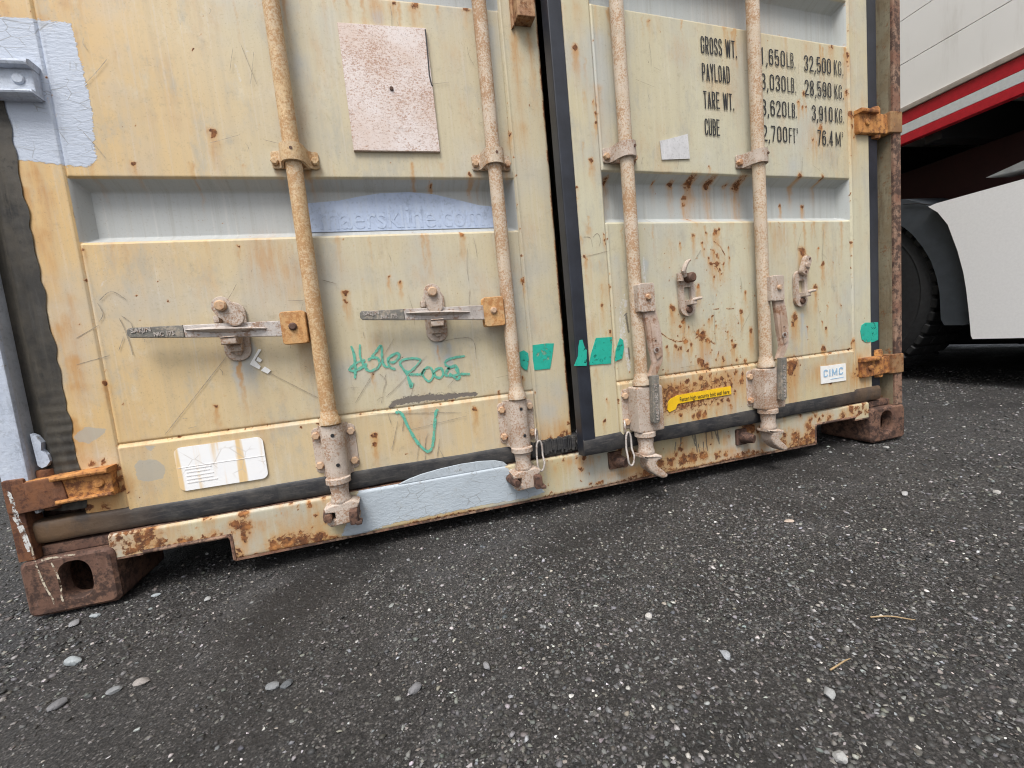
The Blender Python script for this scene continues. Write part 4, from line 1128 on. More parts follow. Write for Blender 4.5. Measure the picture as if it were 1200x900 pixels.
level_handle((0.2615, 0.5534)[0], .5435, .5635, (0.5473, 0.5379)[0], .5212, .5555, True, R(38), (0.4411, 0.5393)[0],
             [('SAEJIN', .008, .000, .034), ('NIC 175', .046, -.0085, .036)])
level_handle((0.7067, 0.5534)[0], .5435, .5635, (0.9965, 0.5379)[0], .5215, .557, False, R(4), (0.8780, 0.5393)[0],
             [('SAEJIN', .008, .000, .034), ('NIC 175', .046, -.0085, .036)])

# ---- handles on the right leaf (hanging loose) and their empty catches
def hanging_handle(bx):
    d = bx - 1.388
    mb = MB()
    # U-shaped pivot clevis on the bar
    mb.prism(rrect(bx - .012, bx + .034, .503, .575, .006, 4), -.064, -.059, .0015)
    mb.prism(rrect(bx - .004, bx + .040, .508, .577, .006, 4), -.038, -.033, .0015)
    mb.box(bx - .014, bx + .004, -.062, -.034, .505, .573, .002)
    SUB(mb, 'handle_hub', M['fitting'], DRT)
    SUB(MB().pin(bx + .012, .540, -.070, -.060, .0075, 16, .002), 'bolt', M['bolt'], DRT)
    mb = MB()
    pts = [(bx + .002, .512), (bx + .038, .510), (bx + .048, .470), (bx + .053, .430), (bx + .053, .392), (bx + .050, .372), (bx + .028, .336), (bx + .006, .338), (bx + .022, .372), (bx + .014, .415), (bx + .008, .465)]
    mb.prism(pts, -.058, -.047, .003, seg=2)
    mb.prism([(bx + .018, .475), (bx + .040, .466), (bx + .047, .425), (bx + .045, .388), (bx + .030, .378), (bx + .021, .415)], -.0625, -.055, .003, seg=2)
    SUB(mb, 'handle', M['forged'], DRT)
    SUB(MB().pin(bx + .029, .405, -.0636, -.0615, .0082, 16), 'ring_mark', M['galv'], DRT)
    SUB(MB().pin(bx + .029, .405, -.0642, -.0625, .0050, 14), 'dark_hole_disc', M['bolt_dark'], DRT)  # dark disc in place of a hole, the shade is in its colour
    SUB(MB().pin(bx + .028, .428, -.0632, -.0615, .0022, 10), 'dark_hole_disc', M['bolt_dark'], DRT)
    mb = MB()
    mb.prism([(bx + .006, .340), (bx + .027, .340), (bx + .022, .222), (bx + .017, .216), (bx + .005, .216), (bx + .001, .222)], -.070, -.056, .0025, seg=2)
    SUB(mb, 'handle_grip', M['grip'], DRT)
    me = text_mesh('SAEJIN NIC 175', .0075, .095, .0006, .02)
    o = mesh_obj('embossed_letters', me, M['galv'], DRT, (bx + .0165 - HX, -.0712, .225), 0)
    o.rotation_euler.y = R(-90)
hanging_handle(1.385)
hanging_handle(1.824)

def open_catch(cx, zt, swing):
    # cx, zt: centre of the plate
    out = rrect(cx - .0255, cx + .0255, zt - .055, zt + .055, .0235, 6)
    hole = rrect(cx - .011, cx + .013, zt - .018, zt + .024, .002, 6)
    mb = MB()
    n = len(out)
    V = [(x, -.009, z) for x, z in out] + [(x, -.009, z) for x, z in hole] + [(x, 0, z) for x, z in out] + [(x, 0, z) for x, z in hole]
    Fc = []
    for k in range(n):
        j = (k + 1) % n
        Fc += [(k, j, n + j, n + k), (k, 2 * n + k, 2 * n + j, j), (n + k, n + j, 3 * n + j, 3 * n + k)]
    mb.quads(V, Fc)
    mb.prism(rrect(cx - .006, cx + .014, zt - .026, zt - .012, .002, 2), -.030, -.004, .002)
    mb.tube([(cx + .002, -.026, zt - .014), (cx + .013, -.030, zt - .011), (cx + .024, -.036, zt - .010)], [.005, .0045, .0035], 8)
    bmesh.ops.recalc_face_normals(mb.bm, faces=mb.bm.faces[:])
    SUB(mb, 'handle_catch', M['fitting'], DRT, 35)
    SUB(MB().pin(cx + .002, zt - .038, -.015, -.006, .0095, 16, .002), 'bolt', M['bolt_dark'], DRT)
    mb = MB()
    if swing == 0:     # flap turned edge-on, curved horn
        mb.tube([(cx - .016, -.020, zt + .052), (cx - .024, -.026, zt + .066), (cx - .019, -.027, zt + .078), (cx - .011, -.028, zt + .089), (cx - .001, -.029, zt + .094)], [.0065, .007, .0065, .005, .0025], 10)
        mb.tube([(cx - .026, -.014, zt + .040), (cx - .026, -.014, zt + .062)], .009, 10)
        SUB(mb, 'catch_flap', M['fitting'], DRT)
        SUB(MB().pin(cx + .003, zt + .048, -.032, -.004, .0135, 18, .004), 'bolt', M['bolt_dark'], DRT)
    else:
        pts = rrect(-.0145, .0145, -.024, .036, .012, 5)
        a = R(-24)
        pts = [(cx + .006 + x * math.cos(a) - z * math.sin(a), zt + .062 + x * math.sin(a) + z * math.cos(a)) for x, z in pts]
        mb.prism(pts, -.024, -.012, .004, seg=2)
        SUB(mb, 'catch_flap', M['fitting'], DRT)
        for dx, dz in ((-.001, .052), (.016, .090)):
            SUB(MB().pin(cx + dx + .002, zt + dz - .004, -.0255, -.020, .0035, 10), 'dark_hole_disc', M['bolt_dark'], DRT)  # small dark discs whose colour gives the shade of holes in the flap
        SUB(MB().pin(cx + .008, zt + .067, -.028, -.022, .0095, 14, .002), 'bolt', M['fitting'], DRT)
open_catch(1.567, .540, 0)
open_catch(1.994, .537, 1)

# ---- hinges
def hinge_left(z0, z1, mat, full=True):
    mb = MB()
    zc = (z0 + z1) / 2
    mb.prism([(.020, z0 - .004), (.100, z0 + .002), (.178, z0 + .002), (.181, z0 + .008), (.181, z1 - .006), (.176, z1), (.020, z1 - .006)], -.020, .006, .004, seg=2)
    mb.prism([(.085, z1 - .012), (.182, z1 - .010), (.184, z1 + .002), (.085, z1 - .002)], -.034, .0, .005, seg=2)
    mb.prism([(.085, z0 + .002), (.182, z0 + .004), (.180, z0 + .012), (.085, z0 + .010)], -.030, .0, .004, seg=2)
    mb.pin(.158, zc + .002, -.0235, -.01, .010, 16, .002)
    SUB(mb, 'hinge', mat, DL)
    mb = MB().prism([(.018, z0 - .006), (.092, z0 - .001), (.104, z0 + .010), (.100, z1 - .016), (.088, z1 - .004), (.018, z1 - .008)], -.0235, -.004, .003, seg=2)
    mb.lathe([(.015, z0 - .012), (.0165, z0 - .008), (.0165, z1 + .006), (.015, z1 + .010)], (.058, .012), 18)
    return SUB(mb, 'hinge_strap', mat if mat is M['blue'] else M['rust_brown'], DL)
def hinge_right(z0, z1, mat):
    zc = (z0 + z1) / 2
    mb = MB()
    mb.prism([(2.252, z0 + .006), (2.257, z0), (2.395, z0 + .004), (2.395, z1 - .003), (2.262, z1), (2.252, z1 - .008)], -.014, .006, .004, seg=2)
    mb.prism([(2.250, z1 - .008), (2.33, z1 - .008), (2.33, z1 + .004), (2.250, z1 + .004)], -.026, .0, .004, seg=2)
    mb.pin(2.288, zc, -.019, -.008, .010, 16, .002)
    mb.lathe([(.015, z0 - .008), (.0165, z0 - .004), (.0165, z1 + .016), (.013, z1 + .024)], (2.352, .006), 18)
    return SUB(mb, 'hinge', mat, DRT)
for z0 in (.224, 1.005, 1.79, 2.50):
    hinge_left(z0, z0 + .062, M['blue'] if z0 == 1.005 else M['rust_orange'])
    hinge_right(z0 + (.004 if z0 < 1 else 0), z0 + .066, M['rust_orange'])

# ---- anti-rack lug by the meeting edge
mb = MB()
mb.box(1.150, 1.196, -.036, .002, 1.232, 1.330, .003)
mb.prism([(1.143, 1.222), (1.150, 1.226), (1.150, 1.34), (1.143, 1.34)], -.010, .0, .002)
SUB(mb, 'door_lug', worn_metal('lug_rust', (.44, .28, .15), (.30, .15, .08), .55, 60, .75, None, .7), DL)

# ---- placard, stickers, lettering
def flat(name, pts, door, mat, y=-.0012, th=.0012):
    return SUB(MB().prism(pts, y - th, y + .0008, 0), name, mat, door, 0)
mm = lambda P: [(x / 1000, z / 1000) for x, z in P]
mb = MB().prism([(.7372, 1.1985), (.9325, 1.2035), (.9342, .9285), (.738, .9275)], -.0065, .001, .0006)
SUB(mb, 'data_plate', M['placard'], DL)
SUB(MB().pin(.838, 1.065, -.010, -.006, .0045, 12, .001), 'rivet', M['bolt_dark'], DL)
SUB(MB().tube([(.9305, -.0068, 1.20), (.930, -.0072, 1.15), (.9285, -.0068, 1.10), (.931, -.0072, 1.08), (.9335, -.0066, 1.076)], .0016, 6), 'crack', M['black'], DL)
flat('paper_label', rrect(.2905, .4635, .2085, .3045, .013, 6), DL, M['label'], -.0062)
for i_, (xa_, za_, w_) in enumerate(((.306, .2545, .05), (.308, .2475, .044), (.306, .2395, .052), (.306, .2315, .050), (.306, .2240, .058))):
    flat('print_line', [(xa_, za_), (xa_ + w_, za_), (xa_ + w_, za_ + .0022), (xa_, za_ + .0022)], DL, plain('faded_print', (.76, .745, .735), .5) if i_ == 0 else bpy.data.materials['faded_print'], -.0080, .0001)
flat('print_line', [(.293, .2600), (.462, .2602), (.462, .2611), (.293, .2609)], DL, bpy.data.materials['faded_print'], -.0080, .0001)
for P in F['wht']:
    flat('torn_sticker', mm(P), DL, M['white_stick'], -.0004)
for P in F['tapeL']:
    flat('tape', mm(P), DL, M['teal_tape'], -.0006)
for k_, P in enumerate(F['tapeR'] + F['tapeRR']):
    flat('tape', mm(P), DRT, M['teal_tape'], -.0045 if k_ == 0 else (.0035 if k_ == 4 else -.0006))
flat('torn_sticker', mm(F['stick'][0]), DRT, M['grey_stick'], -.0004)
flat('sticker', mm(F['yellow'][0]), DRT, M['yellow'], -.0055)
flat('sticker', [(2.070, .2885), (2.100, .2860), (2.150, .2860), (2.183, .2850), (2.184, .229), (2.071, .231)], DRT, M['white_stick'], -.0055)

def arc_pts(cx, cz, rx, rz, a0, a1, n=9):
    return [(cx + rx * math.cos(R(a0 + (a1 - a0) * i / n)), cz + rz * math.sin(R(a0 + (a1 - a0) * i / n))) for i in range(n + 1)]
def glyphs(W=.40, t=.125):
    h = t / 2
    L, Rr, B, T, m = h, W - h, h, 1 - h, W / 2
    rx = (Rr - L) / 2
    rz = rx * 1.15
    top = arc_pts(m, T - rz, rx, rz, 0, 180)
    bot = arc_pts(m, B + rz, rx, rz, 180, 360)
    bowl = lambda zb, zt: [(L, zt)] + arc_pts(m + rx * .25, (zb + zt) / 2, rx * .75, (zt - zb) / 2, 90, -90) + [(L, zb)]
    G = {}
    ring = top + bot
    G['0'] = G['O'] = [ring + ring[:2]]
    G['C'] = [[(Rr, .70)] + top + bot + [(Rr, .30)]]
    G['G'] = [[(Rr, .70)] + top + bot + [(Rr, .46), (m + .02, .46)]]
    G['U'] = [[(L, 1)] + bot + [(Rr, 1)]]
    G['D'] = [[(L, 0), (L, 1)], [(L, T)] + arc_pts(m, T - rz, rx, rz, 90, 0) + arc_pts(m, B + rz, rx, rz, 0, -90) + [(L, B)]]
    G['P'] = [[(L, 0), (L, 1)], bowl(.46, T)]
    G['R'] = [[(L, 0), (L, 1)], bowl(.48, T), [(m - .02, .48), (Rr - .01, 0)]]
    G['B'] = [[(L, 0), (L, 1)], bowl(.52, T), bowl(B, .52)]
    G['S'] = [[(Rr, .72)] + top + [(L, .70), (L + .02, .60), (m, .51), (Rr - .02, .41), (Rr, .30)] + arc_pts(m, B + rz, rx, rz, 0, -180) + [(L, .28)]]
    G['T'] = [[(0, T), (W, T)], [(m, 0), (m, T)]]
    G['L'] = [[(L, 1), (L, B)], [(L, B), (W, B)]]
    G['E'] = [[(L, 0), (L, 1)], [(L, T), (W, T)], [(L, .52), (W - .05, .52)], [(L, B), (W, B)]]
    G['F'] = [[(L, 0), (L, 1)], [(L, T), (W, T)], [(L, .50), (W - .05, .50)]]
    G['I'] = [[(h, 0), (h, 1)]]
    G['A'] = [[(h * .8, 0), (m, T + .02)], [(W - h * .8, 0), (m, T + .02)], [(L + .05, .27), (Rr - .05, .27)]]
    G['Y'] = [[(h * .7, 1), (m, .48)], [(W - h * .7, 1), (m, .48)], [(m, 0), (m, .5)]]
    G['K'] = [[(L, 0), (L, 1)], [(L, .40), (Rr, 1)], [(m - .04, .55), (Rr + .01, 0)]]
    w2 = W * 1.45
    G['W'] = [[(h * .7, 1), (w2 * .27, 0)], [(w2 * .27, 0), (w2 * .5, .95)], [(w2 * .5, .95), (w2 * .73, 0)], [(w2 * .73, 0), (w2 - h * .7, 1)]]
    w3 = W * 1.25
    G['M'] = [[(h, 0), (h, 1)], [(h, .97), (w3 / 2, .15)], [(w3 / 2, .15), (w3 - h, .97)], [(w3 - h, 0), (w3 - h, 1)]]
    G['1'] = [[(m, 0), (m, 1)], [(m, .93), (L + .02, .78)]]
    G['2'] = [[(L, .72)] + top[::-1] + [(Rr, .66), (Rr - .04, .52), (L + .02, .16), (L, B)], [(L, B), (W, B)]]
    G['3'] = [[(L, .74)] + top[::-1] + [(Rr, .66), (m + .03, .53)], [(m - .04, .53), (m + .03, .53), (Rr, .42)] + bot[::-1] + [(L, .27)]]
    G['4'] = [[(Rr - .05, 0), (Rr - .05, 1)], [(Rr - .05, .97), (L, .28)], [(L, .26), (W, .26)]]
    G['5'] = [[(Rr, T), (L, T), (L, .52)], [(L, .52), (m, .60)] + arc_pts(m, .45, rx, .15, 90, 0, 5) + arc_pts(m, B + rz, rx, rz, 0, -180) + [(L, .27)]]
    G['6'] = [[(Rr, .74)] + top + bot + arc_pts(m, .42, rx, .16, 0, 180, 7)]
    G['7'] = [[(0, T), (Rr, T)], [(Rr, T), (L + .07, 0)]]
    G['8'] = [arc_pts(m, .74, rx, .20, -90, 270, 16), arc_pts(m, .28, rx, .22, 90, 450, 16)]
    G['9'] = [[(L, .26)] + bot + top + arc_pts(m, .58, rx, .16, 180, 360, 7)]
    G[','] = [[(h, .12), (h, .0)], [(h, 0), (h - .06, -.12)]]
    G['.'] = [[(h, 0), (h, .13)]]
    wid = {c: W for c in G}
    wid.update({'W': w2, 'M': w3, ',': t, '.': t, 'I': t, ' ': W * .55})
    return G, wid
GLY, GWID = glyphs()
def stencil(body, x, z, h, w, door, mat, y, t=.125, name='lettering'):
    gap = .095
    total = sum(GWID[c] for c in body) + gap * (len(body) - 1)
    sx = w / total if w else h
    V, Fc = [], []
    cx = 0.
    q = 0
    for c in body:
        for P in GLY.get(c, []):
            n = len(P)
            base = len(V)
            pts = [((cx + px) * sx, pz * h) for px, pz in P]
            for i in range(n):
                a, b = pts[max(i - 1, 0)], pts[min(i + 1, n - 1)]
                d1 = (pts[i][0] - a[0], pts[i][1] - a[1])
                d2 = (b[0] - pts[i][0], b[1] - pts[i][1])
                nrm = lambda d: (d[0] / (math.hypot(*d) + 1e-9), d[1] / (math.hypot(*d) + 1e-9))
                u1, u2 = nrm(d1), nrm(d2)
                if i == 0: u1 = u2
                if i == n - 1: u2 = u1
                tx, tz = nrm((u1[0] + u2[0], u1[1] + u2[1]))
                k_ = min(1.5, 1 / max(.5, tx * u1[0] + tz * u1[1]))
                hw = t * h / 2 * k_ * .92
                V += [(pts[i][0] - tz * hw, -q * .000012, pts[i][1] + tx * hw), (pts[i][0] + tz * hw, -q * .000012, pts[i][1] - tx * hw)]
            Fc += [(base + 2 * i, base + 2 * i + 1, base + 2 * i + 3, base + 2 * i + 2) for i in range(n - 1)]
            q += 1
        cx += GWID[c] + gap
    o = MB().quads(V, Fc).build(name, mat, door, smooth=0)
    o.location = (x - (HX if door is DRT else 0), y, z)
    return o
def lettering(body, x, z, h, w, door, mat, y, name='lettering', offset=.0, ry=0., extrude=0.):
    me = text_mesh(body, h, w, extrude, offset)
    return mesh_obj(name, me, mat, door, (x - (HX if door is DRT else 0), y, z), ry)
rows = [(1.1835, 'GROSS WT.', .124, '71,650', '32,500', .097), (1.1145, 'PAYLOAD', .095, '63,030', '28,590', .097),
        (1.0435, 'TARE WT.', .106, '8,620', '3,910', .066), (.972, 'CUBE', .052, '2,700', '76.4', .052)]
HT = .0455
YL = -.0003
for z, a, wa, lb, kg, wk in rows:
    stencil(a, 1.663, z, HT, wa, DRT, M['ink'], YL, .088)
for z, num, unit in ((1.1775, '71,650', 'LB.'), (1.1085, '63,030', 'LB.'), (1.038, '8,620', 'LB.'), (.967, '2,700', 'FT')):
    w = .0215 * len(num.replace(',', '')) + .0105
    stencil(num, 1.967 - w, z, HT, w, DRT, M['ink'], YL, .102)
    stencil(unit, 1.973, z, HT * .95, .034 if unit == 'LB.' else .027, DRT, M['ink'], YL, .082)
stencil('3', 2.0035, .967 + HT * .62, HT * .34, .006, DRT, M['ink'], YL)
for z, num, unit, x0, w in ((1.175, '32,500', 'KG.', 2.042, .112), (1.106, '28,590', 'KG.', 2.042, .112), (1.036, '3,910', 'KG.', 2.069, .088), (.966, '76.4', 'M', 2.090, .066)):
    stencil(num, x0, z, HT, w, DRT, M['ink'], YL, .105)
    stencil(unit, 2.167, z, HT * .95, .040 if unit == 'KG.' else .024, DRT, M['ink'], YL, .082)
stencil('3', 2.1945, .966 + HT * .62, HT * .34, .006, DRT, M['ink'], YL)
stencil('CIMC', 2.080, .2515, .023, .090, DRT, M['print'], -.0078, .2)
flat('print_line', [(2.112, .2405), (2.172, .2405), (2.172, .2425), (2.112, .2425)], DRT, M['print'], -.0072, .0002)
lettering('Fasten high security bolt seal here', 1.522, .2495, .0125, .176, DRT, M['ink'], -.0078, offset=.004)
# light blue overpaint in the pressed band with the old name showing through as relief
O = mm(F['over'][0])
O = [(x, min(max(z, .760), .8495)) for x, z in O]
SUB(MB().prism(O, .0352, .0395, 0), 'overpainted_band', M['blue_over'], DL, 0)
o = lettering('maerskline.com', .640, .7660, .055, .394, DL, M['blue_over'], .0352, name='ghost_letters', extrude=.0009, offset=.006)

# ---- marker writing on the left leaf
def smooth_path(P, n=6):
    out = []
    k = len(P)
    for i in range(k - 1):
        p0, p1, p2, p3 = P[max(i - 1, 0)], P[i], P[i + 1], P[min(i + 2, k - 1)]
        for j in range(n):
            t = j / n
            out.append(tuple(.5 * ((2 * p1[d]) + (-p0[d] + p2[d]) * t + (2 * p0[d] - 5 * p1[d] + 4 * p2[d] - p3[d]) * t * t + (-p0[d] + 3 * p1[d] - 3 * p2[d] + p3[d]) * t ** 3) for d in (0, 1)))
    out.append(P[-1])
    return out
def ribbon(P, w, y):
    P = smooth_path(mm(P))
    V, Fc = [], []
    for i, (x, z) in enumerate(P):
        a, b = P[max(i - 1, 0)], P[min(i + 1, len(P) - 1)]
        dx, dz = b[0] - a[0], b[1] - a[1]
        L = math.hypot(dx, dz) + 1e-9
        ww = w * (.75 + .5 * random.random()) * (.6 if i in (0, len(P) - 1) else 1)
        V += [(x - dz / L * ww, y, z + dx / L * ww), (x + dz / L * ww, y, z - dx / L * ww)]
    for i in range(len(P) - 1):
        Fc.append((2 * i, 2 * i + 1, 2 * i + 3, 2 * i + 2))
    return V, Fc
def writing(strokes, w, y):
    mb = MB()
    for k_, s in enumerate(strokes):
        mb.quads(*ribbon(s, w, y - k_ * .00003))
    return SUB(mb, 'marker_writing', M['marker'], DL, 0)
writing(F['graf'], .0029, -.0004)
writing(F['grafV'], .0034, -.0068)

def scratches(rows, door, hw, seed):
    mb = MB()
    r = random.Random(seed)
    for k_, (wd, P) in enumerate(rows):
        if wd > 3:
            continue
        yy = -.0007 if min(z for _, z in P) > 333 else -.0060
        mb.quads(*ribbon(P, hw * (.5 + wd * .2), yy - k_ * .00002))
    return SUB(mb, 'scratches', M['scratch'], door, 0)
M['scratch'] = plain('scratched_steel', (.28, .24, .185), .6, .5, 120, .05)
def hairlines(x0, x1, z0, z1, k, seed):
    r = random.Random(seed)
    rows = []
    for _ in range(k):
        x, z, L, a = r.uniform(x0, x1), r.uniform(z0, z1), abs(r.gauss(0, 35)) + 6, r.choice([r.uniform(1.2, 1.9), r.uniform(0, 3.1)])
        b = r.uniform(-4, 4)
        P = [(x, z), (x + math.cos(a) * L * .5 + b, z + math.sin(a) * L * .5), (x + math.cos(a) * L, z + math.sin(a) * L)]
        if any((BZ[0] - .006) * 1000 < q[1] < (BZ[1] + .006) * 1000 for q in P for BZ in BANDS) or min(q[1] for q in P) < 335:
            continue
        rows.append((r.uniform(.1, 1.2), P))
    return rows
scratches(F['darkL'] + hairlines(210, 1090, 340, 1240, 60, 3), DL, .00065, 1)['kind'] = 'stuff'
scratches(F['darkR'] + hairlines(1350, 2200, 340, 1240, 55, 4), DRT, .00065, 2)['kind'] = 'stuff'

# ---- wire loops hung on the housings, foil scrap
def wire_loop(x, z, h, door, lean):
    mb = MB()
    pts = []
    for k_ in range(28):
        a = 2 * math.pi * k_ / 28
        px = .009 * math.cos(a)
        pz = h / 2 * (abs(math.sin(a)) ** .55) * (1 if math.sin(a) >= 0 else -1)
        pts.append((x + px * (1.1 if pz < 0 else .9) + lean * pz, -.030 - .008 * (pz < 0), z - h / 2 + pz))
    mb.tube(pts, .0026, 8, True)
    SUB(mb, 'wire_loop', M['galv'], door)
    mb = MB()
    pts = [(x + .0065 * math.cos(2 * math.pi * k_ / 16) * .9, -.018 + .010 * math.cos(2 * math.pi * k_ / 16), z + .012 + .017 * math.sin(2 * math.pi * k_ / 16)) for k_ in range(16)]
    mb.tube(pts, .0024, 8, True)
    SUB(mb, 'chain_link', M['galv'], door)
wire_loop((1.1054, 0.1927)[0], .198, .078, DL, .05)
wire_loop((1.3330, 0.1980)[0], .196, .088, DRT, .02)
V = []
mb = MB()
r_ = random.Random(4)
n = 9
V = [[(1.214 + .024 * i / n, -.030 + r_.uniform(-.007, .007), .160 + .050 * j / n + r_.uniform(-.003, .003)) for j in range(n + 1)] for i in range(n + 1)]
Vf = [p for c in V for p in c]
Fc = [(i * (n + 1) + j, (i + 1) * (n + 1) + j, (i + 1) * (n + 1) + j + 1, i * (n + 1) + j + 1) for i in range(n) for j in range(n) if not (j > 5 and 2 < i < 6)]
mb.quads(Vf, Fc)
SUB(mb, 'foil_scrap', M['foil'], DL, 0)

# ---- sill, posts, castings, walls
def sill_keep(cx, cz):
    n1 = (cx > .205) & (cx < .372) & (cz < .094)
    n2 = (cx > 2.056) & (cx < 2.228) & (cz < .100)
    low = (cz < .088) & ((cx < .205) | (cx > 2.228))
    return ~(n1 | n2 | low)
def sill_y(X, Z):
    Y = .008 + vnoise(X + 3, Z + 3, 61, 4) * .003 + vnoise(X, Z + 3, 62, 14) * .001
    Y += .006 * np.clip((Z - .136) / .006, 0, 1) ** 2 + .005 * np.clip((.042 - Z) / .007, 0, 1) ** 2
    return Y
def sill_masks(mk):
    mk.a['warm'] = np.clip(.45 + vnoise(mk.X, mk.Z * 3, 63, 6) * 1.2, 0, 1).astype(np.float32)
    mk.a['fade'] = np.clip(.15 + vnoise(mk.X + 9, mk.Z, 64, 8) * 1.6, 0, .85).astype(np.float32)
    mk.spots('rust', F['rustS'], 1.0)
    mk.spots('stain', F['stainS'])
    mk.lines('dark', F['darkS'], .9)
    mk.poly('blue', F['blueS'])
    r = np.random.default_rng(25)
    bl = mk.a['blue'] < .3
    mk.plateau('rust', .12, .27, .08, .15, .62, .03)
    mk.plateau('stain', 1.25, 2.25, .03, .10, .8, .04)
    mk.plateau('stain', .15, .60, .03, .145, .45, .04)
    mk.spots('stain', [(x, z, r_ * 1.6, .7 * k_, max(st, r_ * 6)) for x, z, r_, k_, st in F['rustS'] if r_ > 4])
    mk.plateau('rust', 2.20, 2.30, .09, .15, .6, .02)
    low_ = np.clip((.062 + vnoise(mk.X, mk.Z * 0, 66, 9) * .03 - mk.Z) / .014, 0, 1) * .62
    mk.a['rust'] = np.maximum(mk.a['rust'], (low_ * (mk.X > 1.3)).astype(np.float32))
    low_ = np.clip((.048 + vnoise(mk.X, mk.Z * 0, 67, 9) * .02 - mk.Z) / .012, 0, 1) * .6
    mk.a['rust'] = np.maximum(mk.a['rust'], low_.astype(np.float32))
    rows = [(r.uniform(200, 2230), r.uniform(33, 50), r.uniform(3, 9), r.uniform(.4, .8), 0) for _ in range(60)]
    rows += [(r.uniform(140, 2290), r.uniform(50, 142), r.uniform(1.5, 4), r.uniform(.5, 1), r.choice([0, 0, 20])) for _ in range(150)]
    rows += [(r.uniform(150, 260), r.uniform(92, 142), r.uniform(6, 14), r.uniform(.6, 1), 0) for _ in range(30)]
    rows += [(r.uniform(2225, 2290), r.uniform(100, 142), r.uniform(5, 12), r.uniform(.6, 1), 0) for _ in range(20)]
    rows += [(r.uniform(205, 372), 97 + r.normal(0, 3), r.uniform(3, 8), r.uniform(.6, 1), 0) for _ in range(50)]
    rows += [(374 + r.normal(0, 4), r.uniform(33, 95), r.uniform(3, 8), r.uniform(.6, 1), 0) for _ in range(16)]
    rows += [(2054 + r.normal(0, 4), r.uniform(38, 100), r.uniform(3, 8), r.uniform(.6, 1), 0) for _ in range(14)]
    mk.spots('rust', rows)
    mk.spots('stain', [(r.uniform(140, 2290), r.uniform(90, 142), r.uniform(6, 20), r.uniform(.2, .6), r.uniform(20, 80)) for _ in range(90)])
    mk.a['rust'] *= np.clip(1.2 - mk.a['blue'] * 1.6, 0, 1)
sx_ = merge_lines(lin(.15, 2.29, .0035), np.array([.205, .372, 2.056, 2.228]))
sz_ = merge_lines(lin(.034, .142, .003), np.array([.088, .094, .100, .037, .039, .138, .140]))
sill = empty('door_sill', (0, 0, 0), 0, box)
o = grid_mesh('sill_plate', sx_, sz_, sill_y, M['sill'], sill, (0, 0, 0), sill_masks, keep=sill_keep)
# the plate folds back along its lower edge and round the fork pockets
mb = MB()
for xa_, xb_, z_ in ((.372, 2.056, .034), (.205, .372, .094), (2.056, 2.228, .100), (.15, .205, .088), (2.228, 2.29, .088)):
    mb.box(xa_, xb_, .0085, .09, z_ - .0015, z_ + .003)
for x_, za_, zb_ in ((.372, .034, .096), (2.056, .034, .102)):
    mb.box(x_ - .0015, x_ + .003, .0085, .30, za_, zb_)
mb.box(.15, 2.29, .0145, .09, .140, .1435)
mb.build('sill_return', M['post_edge'], sill, smooth=0)
# welded edge bead along the pockets
for P in ([(.206, .010, .092), (.366, .010, .092), (.372, .010, .084), (.372, .010, .036)], [(2.056, .010, .040), (2.056, .010, .094), (2.062, .010, .099), (2.228, .010, .099)]):
    MB().tube(P, .004, 8).build('pocket_edge', M['post_edge'], sill)
# cam keepers on the sill
def keeper(bx, open_):
    if open_:
        mb = MB()
        mb.tube([(bx - .062, .012, .104), (bx - .058, -.012, .104), (bx - .05, -.030, .103)], [.019, .017, .013], 12)
        mb.box(bx - .085, bx - .045, .000, .012, .080, .130, .004)
        mb.build('cam_keeper', M['rust'], sill)
        MB().tube([(bx + .028, .012, .110), (bx + .028, -.014, .110)], [.013, .010], 10).build('cam_keeper', M['rust'], sill)
    else:
        MB().tube([(bx - .034, .012, .107), (bx - .031, -.022, .106), (bx - .029, -.044, .106)], [.012, .011, .009], 12).build('cam_keeper', M['rust'], sill)
        mb = MB()
        mb.box(bx + .017, bx + .036, -.052, .010, .084, .118, .004)
        mb.box(bx + .030, bx + .043, -.056, -.030, .084, .092, .002)
        mb.build('cam_keeper', M['rust'], sill)
for i_ in BAR:
    keeper(BAR[i_][0] + (0 if i_ < 3 else .010), i_ > 2)

